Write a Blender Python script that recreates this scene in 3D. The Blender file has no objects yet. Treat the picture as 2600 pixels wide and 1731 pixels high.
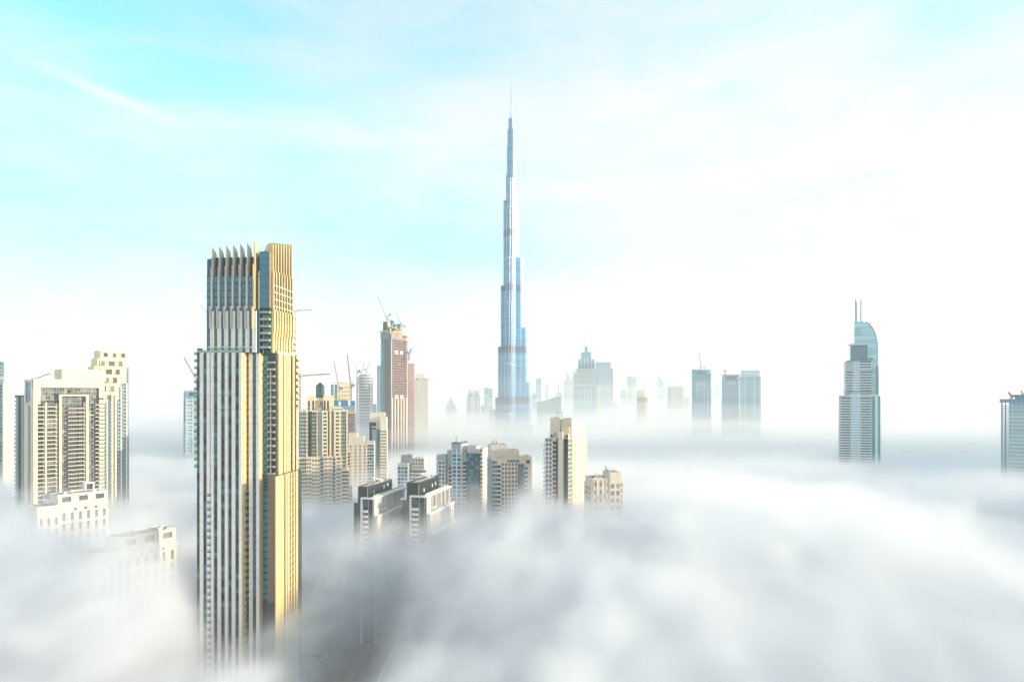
import bpy, math, random
from mathutils import Vector, Matrix
random.seed(7)
S = bpy.context.scene
COL = S.collection
H, F, HY = 165.0, 1733.0, 1000.0          # eye height (m), focal length and horizon row of the 2600 px photograph

# ---------------------------------------------------------------- camera
cam = bpy.data.cameras.new('camera'); camo = bpy.data.objects.new('camera', cam); COL.objects.link(camo)
camo.location = (0, 0, H); camo.rotation_euler = (math.pi/2, 0, 0)
cam.sensor_width = 36; cam.lens = 24; cam.shift_y = (HY-865.5)/2600; cam.clip_start = 1; cam.clip_end = 90000
S.camera = camo
# ---------------------------------------------------------------- sun, sky, exposure
SUN_EL, SUN_AZ = math.radians(12.5), math.radians(93)      # azimuth from the view axis (+Y) towards the right (+X)
EXPOSURE = 1.8
SKY_STRENGTH = 0.125
SUN_STRENGTH = 3.1
w = bpy.data.worlds.new('World'); S.world = w; w.use_nodes = True
wt = w.node_tree; bg = wt.nodes['Background']; bg.inputs[1].default_value = SKY_STRENGTH
def wn(t): return wt.nodes.new(t)
def wl(a, b): wt.links.new(a, b)
def wm(op, a, b=None, c=None):
    n = wn('ShaderNodeMath'); n.operation = op
    for i, v in enumerate((a, b, c)):
        if v is None: continue
        if hasattr(v, 'links'): wl(v, n.inputs[i])
        else: n.inputs[i].default_value = v
    return n.outputs[0]
sky = wn('ShaderNodeTexSky'); sky.sky_type = 'NISHITA'; sky.sun_disc = False
sky.sun_elevation = SUN_EL; sky.sun_rotation = SUN_AZ; sky.air_density = 1.0; sky.dust_density = 0.6; sky.ozone_density = 2.0
tc = wn('ShaderNodeTexCoord'); sp = wn('ShaderNodeSeparateXYZ'); wl(tc.outputs['Generated'], sp.inputs[0])
zz = wm('ADD', wm('MAXIMUM', sp.outputs[2], 0.0), 0.2)
CX, CY = wm('DIVIDE', sp.outputs[0], zz), wm('DIVIDE', sp.outputs[1], zz)       # a flat cloud layer overhead
cv = wn('ShaderNodeCombineXYZ'); wl(CX, cv.inputs[0]); wl(CY, cv.inputs[1])
def wnoise(scale, detail, rough, stretch, rot, off):
    mp = wn('ShaderNodeMapping'); wl(tc.outputs['Generated'], mp.inputs[0]); mp.inputs['Rotation'].default_value = rot
    mp.inputs['Scale'].default_value = stretch; mp.inputs['Location'].default_value = off
    t = wn('ShaderNodeTexNoise'); t.inputs['Scale'].default_value = scale; t.inputs['Detail'].default_value = detail
    t.inputs['Roughness'].default_value = rough; t.inputs['Distortion'].default_value = 0.8; wl(mp.outputs[0], t.inputs['Vector'])
    return wm('SUBTRACT', t.outputs[0], 0.5)
def wgauss(cx, cy, rx, ry, a):
    ax = wm('DIVIDE', wm('SUBTRACT', CX, cx), rx); ay = wm('DIVIDE', wm('SUBTRACT', CY, cy), ry)
    return wm('MULTIPLY', wm('EXPONENT', wm('MULTIPLY', wm('ADD', wm('MULTIPLY', ax, ax), wm('MULTIPLY', ay, ay)), -1.0)), a)
cov = wm('ADD', 0.72, wm('MULTIPLY', wnoise(2.0, 6, 0.55, (1, 1, 1.6), (0, .2, 0), (3.1, 1.7, 0)), 0.9))
cov = wm('ADD', cov, wm('MULTIPLY', wnoise(3.0, 9, 0.68, (1, 1, 4.2), (0, .42, 0), (5.3, 2.2, 0)), 1.25))
for g in ((-.78, 1.10, .40, .34, -.55), (.46, 1.02, .36, .22, -.30), (-1.5, 1.75, .5, .6, -.38), (-.28, 2.35, .6, .34, -.30), (-1.1, 2.4, 1.3, 1.1, -.20), (.35, 1.85, .7, .4, .25), (.87, 1.22, .22, .16, -.30), (.10, 2.45, .5, .2, -.14)):
    cov = wm('ADD', cov, wgauss(*g))
# one long wisp
ux, uy = wm('SUBTRACT', CX, -.85), wm('SUBTRACT', CY, 1.46)
al = wm('DIVIDE', wm('ADD', wm('MULTIPLY', ux, .555), wm('MULTIPLY', uy, .832)), .13); ac = wm('DIVIDE', wm('ADD', wm('MULTIPLY', ux, .832), wm('MULTIPLY', uy, -.555)), .022)
ac = wm('ADD', ac, wm('MULTIPLY', wnoise(9, 4, .6, (1, 1, 1), (0, 0, 0), (1, 4, 2)), 3.0))
cov = wm('ADD', cov, wm('MULTIPLY', wm('EXPONENT', wm('MULTIPLY', wm('ADD', wm('MULTIPLY', al, al), wm('MULTIPLY', ac, ac)), -1.0)), .5))
cr = wn('ShaderNodeMapRange'); cr.interpolation_type = 'SMOOTHSTEP'; wl(cov, cr.inputs[0])
cr.inputs[1].default_value = -0.10; cr.inputs[2].default_value = 1.05
tint = wn('ShaderNodeMix'); tint.data_type = 'RGBA'; tint.blend_type = 'MULTIPLY'; tint.inputs[0].default_value = 1.0
wl(sky.outputs[0], tint.inputs[6]); tint.inputs[7].default_value = (0.50, 1.22, 1.02, 1)
# clouds: sky light scattered to white
bw = wn('ShaderNodeRGBToBW'); wl(sky.outputs[0], bw.inputs[0])
cl = wn('ShaderNodeVectorMath'); cl.operation = 'SCALE'; cl.inputs[0].default_value = (1.0, .975, .99)
wl(wm('ADD', wm('MULTIPLY', bw.outputs[0], 0.14), 1.85), cl.inputs['Scale'])
mx = wn('ShaderNodeMix'); mx.data_type = 'RGBA'; wl(cr.outputs[0], mx.inputs[0]); wl(tint.outputs[2], mx.inputs[6]); wl(cl.outputs[0], mx.inputs[7])
wl(mx.outputs[2], bg.inputs[0])
sl = bpy.data.lights.new('sun', 'SUN'); so = bpy.data.objects.new('sun', sl); COL.objects.link(so)
sl.energy = SUN_STRENGTH; sl.angle = math.radians(.5); sl.color = (1.0, .81, .56)
so.location = (800, 0, 600)
so.rotation_euler = Vector((math.sin(SUN_AZ)*math.cos(SUN_EL), math.cos(SUN_AZ)*math.cos(SUN_EL), math.sin(SUN_EL))).to_track_quat('Z', 'Y').to_euler()
vs = S.view_settings; vs.view_transform = 'Standard'; vs.look = 'None'; vs.exposure = EXPOSURE; vs.gamma = 1; vs.use_curve_mapping = False
cy = S.cycles
cy.use_denoising = True; cy.use_adaptive_sampling = True; cy.adaptive_threshold = 0.04
cy.max_bounces = 10; cy.diffuse_bounces = 2; cy.glossy_bounces = 2; cy.transmission_bounces = 2; cy.transparent_max_bounces = 8
cy.volume_bounces = 9; cy.volume_step_rate = 2.0; cy.volume_max_steps = 256; cy.caustics_reflective = False; cy.caustics_refractive = False

# ---------------------------------------------------------------- materials
MATS = {}
def base(name):
    m = bpy.data.materials.new(name); m.use_nodes = True; MATS[name] = m
    nt = m.node_tree; return m, nt, nt.nodes['Principled BSDF']
def noise_fac(nt, scale, detail=3, stretch=(1, 1, 1)):
    g = nt.nodes.new('ShaderNodeNewGeometry'); mp = nt.nodes.new('ShaderNodeVectorMath'); mp.operation = 'MULTIPLY'
    nt.links.new(g.outputs['Position'], mp.inputs[0]); mp.inputs[1].default_value = stretch
    t = nt.nodes.new('ShaderNodeTexNoise'); t.inputs['Scale'].default_value = scale; t.inputs['Detail'].default_value = detail
    nt.links.new(mp.outputs[0], t.inputs['Vector']); return t.outputs[0]
def matte(name, col, rough=.65, var=.16, metal=0.0):
    """painted / stone cladding: soft blotches plus faint vertical run-off streaks"""
    m, nt, p = base(name)
    a = noise_fac(nt, .35, 4); b = noise_fac(nt, .9, 3, (1, 1, .04))
    ad = nt.nodes.new('ShaderNodeMath'); ad.operation = 'ADD'; nt.links.new(a, ad.inputs[0]); nt.links.new(b, ad.inputs[1])
    oi = nt.nodes.new('ShaderNodeObjectInfo'); ar = nt.nodes.new('ShaderNodeMath'); ar.operation = 'MULTIPLY_ADD'
    nt.links.new(oi.outputs['Random'], ar.inputs[0]); ar.inputs[1].default_value = .25; nt.links.new(ad.outputs[0], ar.inputs[2])
    mr = nt.nodes.new('ShaderNodeMapRange'); nt.links.new(ar.outputs[0], mr.inputs[0]); mr.inputs[1].default_value = .6; mr.inputs[2].default_value = 1.6
    mr.inputs[3].default_value = 1-var; mr.inputs[4].default_value = 1+var*.6
    sc = nt.nodes.new('ShaderNodeVectorMath'); sc.operation = 'SCALE'; sc.inputs[0].default_value = col; nt.links.new(mr.outputs[0], sc.inputs['Scale'])
    nt.links.new(sc.outputs[0], p.inputs['Base Color']); p.inputs['Roughness'].default_value = rough; p.inputs['Metallic'].default_value = metal
    return m
def glass(name, c0, c1, rough=.07, cell=(0, 0, 0), metal=0.0, ior=1.5):
    """window glass: each pane (own object, or cell of a curtain wall) has its own tone: blinds, lights, tint"""
    m, nt, p = base(name)
    oi = nt.nodes.new('ShaderNodeObjectInfo'); fac = oi.outputs['Random']
    if cell[2]:
        g = nt.nodes.new('ShaderNodeNewGeometry'); sn = nt.nodes.new('ShaderNodeVectorMath'); sn.operation = 'SNAP'
        nt.links.new(g.outputs['Position'], sn.inputs[0]); sn.inputs[1].default_value = cell
        wnn = nt.nodes.new('ShaderNodeTexWhiteNoise'); nt.links.new(sn.outputs[0], wnn.inputs['Vector']); fac = wnn.outputs['Value']
    pw = nt.nodes.new('ShaderNodeMath'); pw.operation = 'POWER'; nt.links.new(fac, pw.inputs[0]); pw.inputs[1].default_value = 2.2
    mix = nt.nodes.new('ShaderNodeMix'); mix.data_type = 'RGBA'; nt.links.new(pw.outputs[0], mix.inputs[0])
    mix.inputs[6].default_value = (*c0, 1); mix.inputs[7].default_value = (*c1, 1); nt.links.new(mix.outputs[2], p.inputs['Base Color'])
    n = noise_fac(nt, .25, 2); bp = nt.nodes.new('ShaderNodeBump'); bp.inputs['Strength'].default_value = .06; bp.inputs['Distance'].default_value = 1.0
    nt.links.new(n, bp.inputs['Height']); nt.links.new(bp.outputs[0], p.inputs['Normal'])
    p.inputs['Roughness'].default_value = rough; p.inputs['Metallic'].default_value = metal; p.inputs['IOR'].default_value = ior
    return m
def banded(name, glassc, spanc, fh, frac, cw=0, rough=.18, metal=.55):
    """far curtain wall: floor bands and mullions too fine to build"""
    m, nt, p = base(name)
    tcn = nt.nodes.new('ShaderNodeTexCoord'); s = nt.nodes.new('ShaderNodeSeparateXYZ'); nt.links.new(tcn.outputs['Object'], s.inputs[0])
    def mt(op, a, b):
        n = nt.nodes.new('ShaderNodeMath'); n.operation = op
        for i, v in enumerate((a, b)):
            if hasattr(v, 'links'): nt.links.new(v, n.inputs[i])
            else: n.inputs[i].default_value = v
        return n.outputs[0]
    f = mt('LESS_THAN', mt('FRACT', mt('DIVIDE', s.outputs[2], fh), 0), frac)
    if cw:
        c = mt('ADD', s.outputs[0], s.outputs[1]); f = mt('MAXIMUM', f, mt('LESS_THAN', mt('FRACT', mt('DIVIDE', c, cw), 0), .22))
    fl = nt.nodes.new('ShaderNodeTexWhiteNoise'); fl.noise_dimensions = '1D'; nt.links.new(mt('FLOOR', mt('DIVIDE', s.outputs[2], fh), 0), fl.inputs['W'])
    v = nt.nodes.new('ShaderNodeMapRange'); nt.links.new(fl.outputs['Value'], v.inputs[0]); v.inputs[3].default_value = .8; v.inputs[4].default_value = 1.15
    mix = nt.nodes.new('ShaderNodeMix'); mix.data_type = 'RGBA'; nt.links.new(f, mix.inputs[0]); mix.inputs[6].default_value = (*glassc, 1); mix.inputs[7].default_value = (*spanc, 1)
    sc = nt.nodes.new('ShaderNodeVectorMath'); sc.operation = 'SCALE'; nt.links.new(mix.outputs[2], sc.inputs[0]); nt.links.new(v.outputs[0], sc.inputs['Scale'])
    nt.links.new(sc.outputs[0], p.inputs['Base Color']); p.inputs['Roughness'].default_value = rough; p.inputs['Metallic'].default_value = metal
    return m
matte('pale_panel', (.86, .78, .76), .5, .13); matte('sun_tinted_panel', (.78, .57, .27), .45); matte('fin_panel', (.60, .53, .49), .5)  # golden sunlight is mixed into the striped tower's side panel colour
matte('sun_tinted_fin', (.72, .54, .28), .45)  # sunlit copy of the fin colour, with the gold of the sun in it
matte('dark_metal', (.045, .05, .055), .4); matte('charcoal', (.03, .045, .045), .5, .3); matte('roof_grey', (.22, .22, .22), .9, .3)
matte('cream', (.78, .66, .46), .7); matte('cream_pale', (.76, .68, .56), .7); matte('beige', (.72, .60, .49), .7); matte('beige_grey', (.62, .58, .56), .7)
matte('white_paint', (.80, .78, .76), .6); matte('grey_panel', (.36, .40, .43), .5); matte('concrete', (.30, .25, .27), .85, .35); matte('concrete_rose', (.34, .22, .22), .85, .35)
matte('steel_blue', (.10, .24, .38), .4); matte('brick_brown', (.22, .12, .08), .8); matte('mauve_panel', (.28, .22, .24), .6)
matte('yellow_form', (.65, .45, .05), .6); matte('blue_net', (.03, .20, .42), .7); matte('red_net', (.42, .06, .12), .7); matte('crane_red', (.48, .18, .15), .5)
matte('crane_white', (.65, .50, .48), .5); matte('teal_net', (.04, .30, .32), .7); matte('steel_pale', (.5, .55, .58), .35, .1, .3)
matte('pale_blue_paint', (.60, .74, .80), .5); matte('plant_green', (.03, .06, .02), .8, .4)
glass('teal_glass', (.006, .030, .038), (.09, .28, .30)); glass('blue_glass', (.010, .075, .13), (.08, .34, .48)); glass('dark_glass', (.012, .016, .02), (.07, .075, .08))
glass('grey_glass', (.05, .065, .075), (.30, .31, .29), .1); glass('green_glass', (.10, .16, .12), (.30, .36, .22), .1)
glass('rail_glass', (.30, .42, .38), (.40, .50, .45), .1); glass('amber_glass', (.20, .13, .07), (.34, .24, .15), .15)
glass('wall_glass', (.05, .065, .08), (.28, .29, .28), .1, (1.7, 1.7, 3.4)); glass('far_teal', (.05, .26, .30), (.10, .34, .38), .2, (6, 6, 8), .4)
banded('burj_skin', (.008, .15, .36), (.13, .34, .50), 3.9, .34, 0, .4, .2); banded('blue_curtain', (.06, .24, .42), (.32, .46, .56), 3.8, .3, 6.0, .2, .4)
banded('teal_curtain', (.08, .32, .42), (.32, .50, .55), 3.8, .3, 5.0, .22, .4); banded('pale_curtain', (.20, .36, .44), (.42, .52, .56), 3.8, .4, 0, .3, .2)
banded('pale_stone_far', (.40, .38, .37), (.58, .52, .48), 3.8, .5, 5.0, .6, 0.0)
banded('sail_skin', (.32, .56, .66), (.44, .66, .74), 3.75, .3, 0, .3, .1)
matte('burj_band', (.035, .07, .17), .5, .1)

# ---------------------------------------------------------------- building kit
UNIT = {}
BOXF = ((0, 1, 3, 2), (4, 6, 7, 5), (0, 4, 5, 1), (2, 3, 7, 6), (0, 2, 6, 4), (1, 5, 7, 3))
def unit(mat):
    if mat not in UNIT:
        me = bpy.data.meshes.new('unit_'+mat); me.from_pydata([(x, y, z) for x in (0, 1) for y in (0, 1) for z in (0, 1)], [], BOXF)
        me.materials.append(MATS[mat]); UNIT[mat] = me
    return UNIT[mat]
BALC = {}
def pix(px, py, D): return Vector(((px-1300)/F*D, D, H-(py-HY)/F*D))
class Thing:
    """an Empty at the thing's base that parents its parts"""
    def __init__(s, name, label, cat, loc, rz=0.0, group=None):
        o = bpy.data.objects.new(name, None); COL.objects.link(o); o.location = loc; o.rotation_euler = (0, 0, rz); o.empty_display_size = 5
        o['label'] = label; o['category'] = cat
        if group: o['group'] = group
        s.root = o; s.acc = {}; s.cnt = {}
    def obj(s, name, me, parent=None):
        o = bpy.data.objects.new(name, me); COL.objects.link(o); o.parent = parent or s.root; return o
    def _acc(s, part, mat, stuff=False):
        return s.acc.setdefault((part, mat, stuff), ([], []))
    def mesh(s, part, mat, verts, faces, stuff=False):
        V, Fc = s._acc(part, mat, stuff); n = len(V); V.extend(verts); Fc.extend(tuple(i+n for i in f) for f in faces)
    def box(s, part, mat, x0, x1, y0, y1, z0, z1, stuff=False):
        s.mesh(part, mat, [(x, y, z) for x in (min(x0, x1), max(x0, x1)) for y in (min(y0, y1), max(y0, y1)) for z in (min(z0, z1), max(z0, z1))], BOXF, stuff)
    def prism(s, part, mat, pts, z0, z1, stuff=False):
        """upright prism over a counter-clockwise outline; z1 may be a list of heights per point"""
        n = len(pts); zt = z1 if isinstance(z1, (list, tuple)) else [z1]*n
        v = [(x, y, z0) for x, y in pts]+[(x, y, t) for (x, y), t in zip(pts, zt)]
        f = [tuple(reversed(range(n))), tuple(range(n, 2*n))]+[(i, (i+1) % n, n+(i+1) % n, n+i) for i in range(n)]
        s.mesh(part, mat, v, f, stuff)
    def plate(s, part, mat, prof, a0, a1, axis='x', stuff=False):
        """profile (depth,z) points extruded along x (axis 'x') or along y"""
        n = len(prof)
        v = [((a, p, z) if axis == 'x' else (p, a, z)) for a in (a0, a1) for p, z in prof]
        f = [tuple(range(n)), tuple(reversed(range(n, 2*n)))]+[(i, n+i, n+(i+1) % n, (i+1) % n) for i in range(n)]
        s.mesh(part, mat, v, f, stuff)
    def beam(s, part, mat, p, q, t):
        p, q = Vector(p), Vector(q); d = (q-p).normalized(); a = d.orthogonal().normalized(); b = d.cross(a)
        v = [tuple(c+a*i*t/2+b*j*t/2) for c in (p, q) for i, j in ((-1, -1), (1, -1), (1, 1), (-1, 1))]
        s.mesh(part, mat, v, [(3, 2, 1, 0), (4, 5, 6, 7), (0, 1, 5, 4), (1, 2, 6, 5), (2, 3, 7, 6), (3, 0, 4, 7)])
    def one(s, name, mat, x0, x1, y0, y1, z0, z1, lim=300):
        """one piece that can be picked apart: its own object on shared mesh data"""
        c = s.cnt.get(name, 0); s.cnt[name] = c+1
        if c >= lim or z1 < 30: s.box(name, mat, x0, x1, y0, y1, z0, z1, True); return
        o = s.obj(name, unit(mat)); x0, x1 = min(x0, x1), max(x0, x1); y0, y1 = min(y0, y1), max(y0, y1)
        o.location = (x0, y0, z0); o.scale = (x1-x0, y1-y0, z1-z0); return o
    def finish(s):
        for (part, mat, stuff), (V, Fc) in s.acc.items():
            me = bpy.data.meshes.new(part); me.from_pydata(V, [], Fc); me.materials.append(MATS[mat]); o = s.obj(part, me)
            if stuff: o['kind'] = 'stuff'
        s.acc = {}
class Bld(Thing):
    def __init__(s, name, label, xl, xc, xr, D, deg, side='R', group=None, cat='building'):
        a = math.radians(deg); s.ca, s.sa = math.cos(a), math.sin(a); ca, sa = s.ca, s.sa
        C = pix(xc, HY, D); kl, kr = (xl-1300)/F, (xr-1300)/F; s.side = side
        if side == 'R':
            s.W = (C.x-kl*D)/(ca-kl*sa); s.Dp = (C.x-kr*D)/(sa+kr*ca); O = Vector((C.x-s.W*ca, C.y-s.W*sa, 0))
        else:
            s.W = (kr*D-C.x)/(ca-kr*sa); s.Dp = (C.x-kl*D)/(sa+kl*ca); O = Vector((C.x, C.y, 0))
        s.O = O
        super().__init__(name, label, cat, O, a, group)
    def depth(s, x, y): return s.O.y+x*s.sa+y*s.ca
    def u(s, px, y=0.0):
        k = (px-1300)/F; ox, oy = s.O.x-y*s.sa, s.O.y+y*s.ca
        return (k*oy-ox)/(s.ca-k*s.sa)
    def v(s, px, x=None):
        if x is None: x = s.W if s.side == 'R' else 0.0
        k = (px-1300)/F; ox, oy = s.O.x+x*s.ca, s.O.y+x*s.sa
        return (ox-k*oy)/(s.sa+k*s.ca)
    def z(s, py, x=None, y=0.0):
        if x is None: x = s.W if s.side == 'R' else 0.0
        return H-(py-HY)/F*s.depth(x, y)
    def tier(s, x0, x1, y0, y1, z0, z1, mat, part='wall'):
        s.box(part, mat, x0, x1, y0, y1, z0, z1); return Tier(s, x0, x1, y0, y1, z0, z1)
class Tier:
    def __init__(t, b, x0, x1, y0, y1, z0, z1): t.b, t.x0, t.x1, t.y0, t.y1, t.z0, t.z1 = b, x0, x1, y0, y1, z0, z1
    def L(t, face): return (t.x1-t.x0) if face in 'FB' else (t.y1-t.y0)
    def m(t, face, a0, a1, o0, o1):
        if face == 'F': return t.x0+a0, t.x0+a1, t.y0-o1, t.y0-o0
        if face == 'B': return t.x0+a0, t.x0+a1, t.y1+o0, t.y1+o1
        if face == 'R': return t.x1+o0, t.x1+o1, t.y0+a0, t.y0+a1
        return t.x0-o1, t.x0-o0, t.y0+a0, t.y0+a1
    def box(t, part, mat, face, a0, a1, o0, o1, z0, z1, stuff=False): t.b.box(part, mat, *t.m(face, a0, a1, o0, o1), z0, z1, stuff)
    def one(t, name, mat, face, a0, a1, o0, o1, z0, z1): return t.b.one(name, mat, *t.m(face, a0, a1, o0, o1), z0, z1)
    def rng(t, face, a0, a1, z0, z1):
        return (0 if a0 is None else a0), (t.L(face) if a1 is None else a1), (t.z0 if z0 is None else z0), (t.z1 if z1 is None else z1)
    def punch(t, face, nc, fh, ww, wh, wall, gl, a0=None, a1=None, z0=None, z1=None, sill=.9, dep=.4, ind=True, head=.6, name='window'):
        """wall with a grid of recessed windows"""
        a0, a1, z0, z1 = t.rng(face, a0, a1, z0, z1); p = (a1-a0)/nc; b = t.b
        edges = [a0]+[e for i in range(nc) for e in (a0+p*(i+.5)-ww/2, a0+p*(i+.5)+ww/2)]+[a1]
        for i in range(0, len(edges), 2): t.box('wall', wall, face, edges[i], edges[i+1], .01, dep, z0, z1)
        zt = z1-head; prev = z1
        while zt-wh > z0+.2:
            t.box('wall', wall, face, a0, a1, .012, dep-.03, zt, prev-.003)
            for i in range(nc):
                c = a0+p*(i+.5)
                if ind: t.one(name, gl, face, c-ww/2+.02, c+ww/2-.02, .02, .08, zt-wh+.02, zt-.02)
                else: t.box(name, gl, face, c-ww/2+.02, c+ww/2-.02, .02, .08, zt-wh+.02, zt-.02, True)
            prev = zt-wh; zt -= fh
        t.box('wall', wall, face, a0, a1, .012, dep-.03, z0, prev)
    def band(t, face, fh, wh, wall, gl, a0=None, a1=None, z0=None, z1=None, dep=.35, ind=True, nm=0, name='window'):
        """floor-high ribbons of glass between wall bands"""
        a0, a1, z0, z1 = t.rng(face, a0, a1, z0, z1); zt = z1
        while zt-fh > z0:
            t.box('wall', wall, face, a0, a1, .01, dep, zt-fh+wh, zt-.004)
            n = max(nm, 1); p = (a1-a0)/n
            for i in range(n):
                if ind: t.one(name, gl, face, a0+i*p+.06, a0+(i+1)*p-.06, .02, .08, zt-fh, zt-fh+wh)
                else: t.box(name, gl, face, a0+i*p+.06, a0+(i+1)*p-.06, .02, .08, zt-fh, zt-fh+wh, True)
            zt -= fh
    def curtain(t, face, nc, fh, gl, mul, a0=None, a1=None, z0=None, z1=None, ind=True, name='window', mw=.16, sp=None):
        """glass panes behind proud mullions; sp adds a solid spandrel strip"""
        a0, a1, z0, z1 = t.rng(face, a0, a1, z0, z1); p = (a1-a0)/nc; zt = z1
        for i in range(nc+1): t.box('mullion', mul, face, max(a0, a0+i*p-mw/2), min(a1, a0+i*p+mw/2), .01, .2, z0, z1)
        while zt-fh > z0-.01:
            t.box('mullion', mul, face, a0, a1, .012, .17, zt-(sp or mw), zt)
            for i in range(nc):
                q = (a0+i*p+mw/2, a0+(i+1)*p-mw/2, .02, .09, zt-fh+.03, zt-(sp or mw)-.02)
                if ind: t.one(name, gl, face, *q)
                else: t.box(name, gl, face, *q, True)
            zt -= fh
    def balc(t, face, fh, proj, slab, rail, a0=None, a1=None, z0=None, z1=None, rh=1.0, gl='dark_glass', ind=True, th=.3, back=True):
        """a stack of balconies: slab and balustrade, glazing behind"""
        a0, a1, z0, z1 = t.rng(face, a0, a1, z0, z1); b = t.b; zt = z1-fh
        while zt > z0:
            x0, x1, y0, y1 = t.m(face, a0, a1, .1, proj)
            if back: (t.one if ind else t.box)(*(('glazing', gl, face, a0+.1, a1-.1, .02, .09, zt+.02, zt+fh-th-.02)+(() if ind else (True,))))
            c = b.cnt.get('balcony', 0)
            if ind and c < 300 and zt > 30:
                b.cnt['balcony'] = c+1; dx, dy = x1-x0, y1-y0; key = (face, round(dx, 2), round(dy, 2), slab, rail, rh, th)
                if key not in BALC:
                    r = .12
                    if face in 'F': rr = [(0, dx, 0, r), (0, r, r+.002, dy), (dx-r, dx, r+.002, dy)]
                    elif face == 'R': rr = [(dx-r, dx, 0, dy), (0, dx-r-.002, 0, r), (0, dx-r-.002, dy-r, dy)]
                    else: rr = [(0, r, 0, dy), (r+.002, dx, 0, r), (r+.002, dx, dy-r, dy)]
                    V = []; Fc = []; mi = []
                    for k, (q0, q1, q2, q3, q4, q5) in enumerate([(0, dx, 0, dy, -th, 0)]+[(e[0], e[1], e[2], e[3], .002, rh) for e in rr]):
                        n = len(V); V += [(x, y, zq) for x in (q0, q1) for y in (q2, q3) for zq in (q4, q5)]; Fc += [tuple(i+n for i in f) for f in BOXF]; mi += [0 if k == 0 else 1]*6
                    me = bpy.data.meshes.new('balcony'); me.from_pydata(V, [], Fc); me.materials.append(MATS[slab]); me.materials.append(MATS[rail])
                    me.polygons.foreach_set('material_index', mi); BALC[key] = me
                o = b.obj('balcony', BALC[key]); o.location = (x0, y0, zt)
            else:
                b.box('balcony', slab, x0, x1, y0, y1, zt-th, zt, True)
                t.box('balcony', rail, face, a0, a1, proj-.12, proj-.002, zt+.002, zt+rh, True)
            zt -= fh
    def parapet(t, mat, h=1.1, th=.4, part='parapet'):
        b = t.b; z = t.z1
        b.box(part, mat, t.x0-.05, t.x1+.05, t.y0-.05, t.y0+th, z-.2, z+h); b.box(part, mat, t.x0-.05, t.x1+.05, t.y1-th, t.y1+.05, z-.2, z+h)
        b.box(part, mat, t.x0-.05, t.x0+th, t.y0+th, t.y1-th, z-.2, z+h); b.box(part, mat, t.x1-th, t.x1+.05, t.y0+th, t.y1-th, z-.2, z+h)
        b.box('roof', 'roof_grey', t.x0+th, t.x1-th, t.y0+th, t.y1-th, z, z+.05)
        wx, wy = t.x1-t.x0-2*th, t.y1-t.y0-2*th; rr = random.Random(int(t.x1*131+z*17))
        for i in range(min(6, int(wx*wy/28))):
            sx, sy, sh = rr.uniform(.8, 2.2), rr.uniform(.8, 1.8), rr.uniform(.7, 1.9); x, y = rr.uniform(t.x0+th+.3, t.x1-th-sx-.3), rr.uniform(t.y0+th+.3, t.y1-th-sy-.3)
            if x > t.x0+th and y > t.y0+th: b.box('roof_unit', rr.choice(['steel_pale', 'white_paint', 'beige_grey']), x, x+sx, y, y+sy, z+.06, z+.06+sh, True)

# ---------------------------------------------------------------- ground
def struct(name, mat, verts, faces):
    me = bpy.data.meshes.new(name); me.from_pydata(verts, [], faces); me.materials.append(MATS[mat]); o = bpy.data.objects.new(name, me)
    COL.objects.link(o); o['kind'] = 'structure'; return o
def rect(x0, x1, y0, y1, z): return [(x0, y0, z), (x1, y0, z), (x1, y1, z), (x0, y1, z)]
matte('sand_ground', (.16, .145, .12), .95, .45); matte('asphalt', (.05, .05, .052), .9, .3); matte('paving', (.20, .19, .18), .9, .3); matte('road_paint', (.75, .75, .72), .7)
struct('ground', 'sand_ground', rect(-40000, 40000, -3000, 60000, 0), [(0, 1, 2, 3)])
def boxes_struct(name, mat, L):
    V = []; Fc = []
    for x0, x1, y0, y1, z0, z1 in L:
        n = len(V); V += [(x, y, z) for x in (x0, x1) for y in (y0, y1) for z in (z0, z1)]; Fc += [tuple(i+n for i in f) for f in BOXF]
    return struct(name, mat, V, Fc)
struct('road', 'asphalt', rect(-92, -62, 120, 1400, .004)+rect(-62, 420, 356, 378, .004), [(0, 1, 2, 3), (4, 5, 6, 7)])
boxes_struct('pavement', 'paving', [(-97, -92, 120, 1400, -.05, .13), (-62, -57, 120, 350, -.05, .13), (-62, -57, 384, 1400, -.05, .13), (-56.9, 420, 350, 355.9, -.05, .13), (-56.9, 420, 378.1, 384, -.05, .13)])
lm = []
for i in range(90):
    y = 130+i*12
    for x in (-84.5, -69.5): lm.append(rect(x-.08, x+.08, y, y+5, .008))
lm.append(rect(-77.3, -76.7, 120, 1400, .008))
struct('lane_marking', 'road_paint', [v for r in lm for v in r], [tuple(range(4*i, 4*i+4)) for i in range(len(lm))])
random.seed(3)

# ---------------------------------------------------------------- near towers
def solo(t, name, mat, prof, a0, a1, axis='x'):
    n = len(prof); v = [((a, p, z) if axis == 'x' else (p, a, z)) for a in (a0, a1) for p, z in prof]
    f = [tuple(range(n)), tuple(reversed(range(n, 2*n)))]+[(i, n+i, n+(i+1) % n, (i+1) % n) for i in range(n)]
    me = bpy.data.meshes.new(name); me.from_pydata(v, [], f); me.materials.append(MATS[mat]); return t.obj(name, me)

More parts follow.
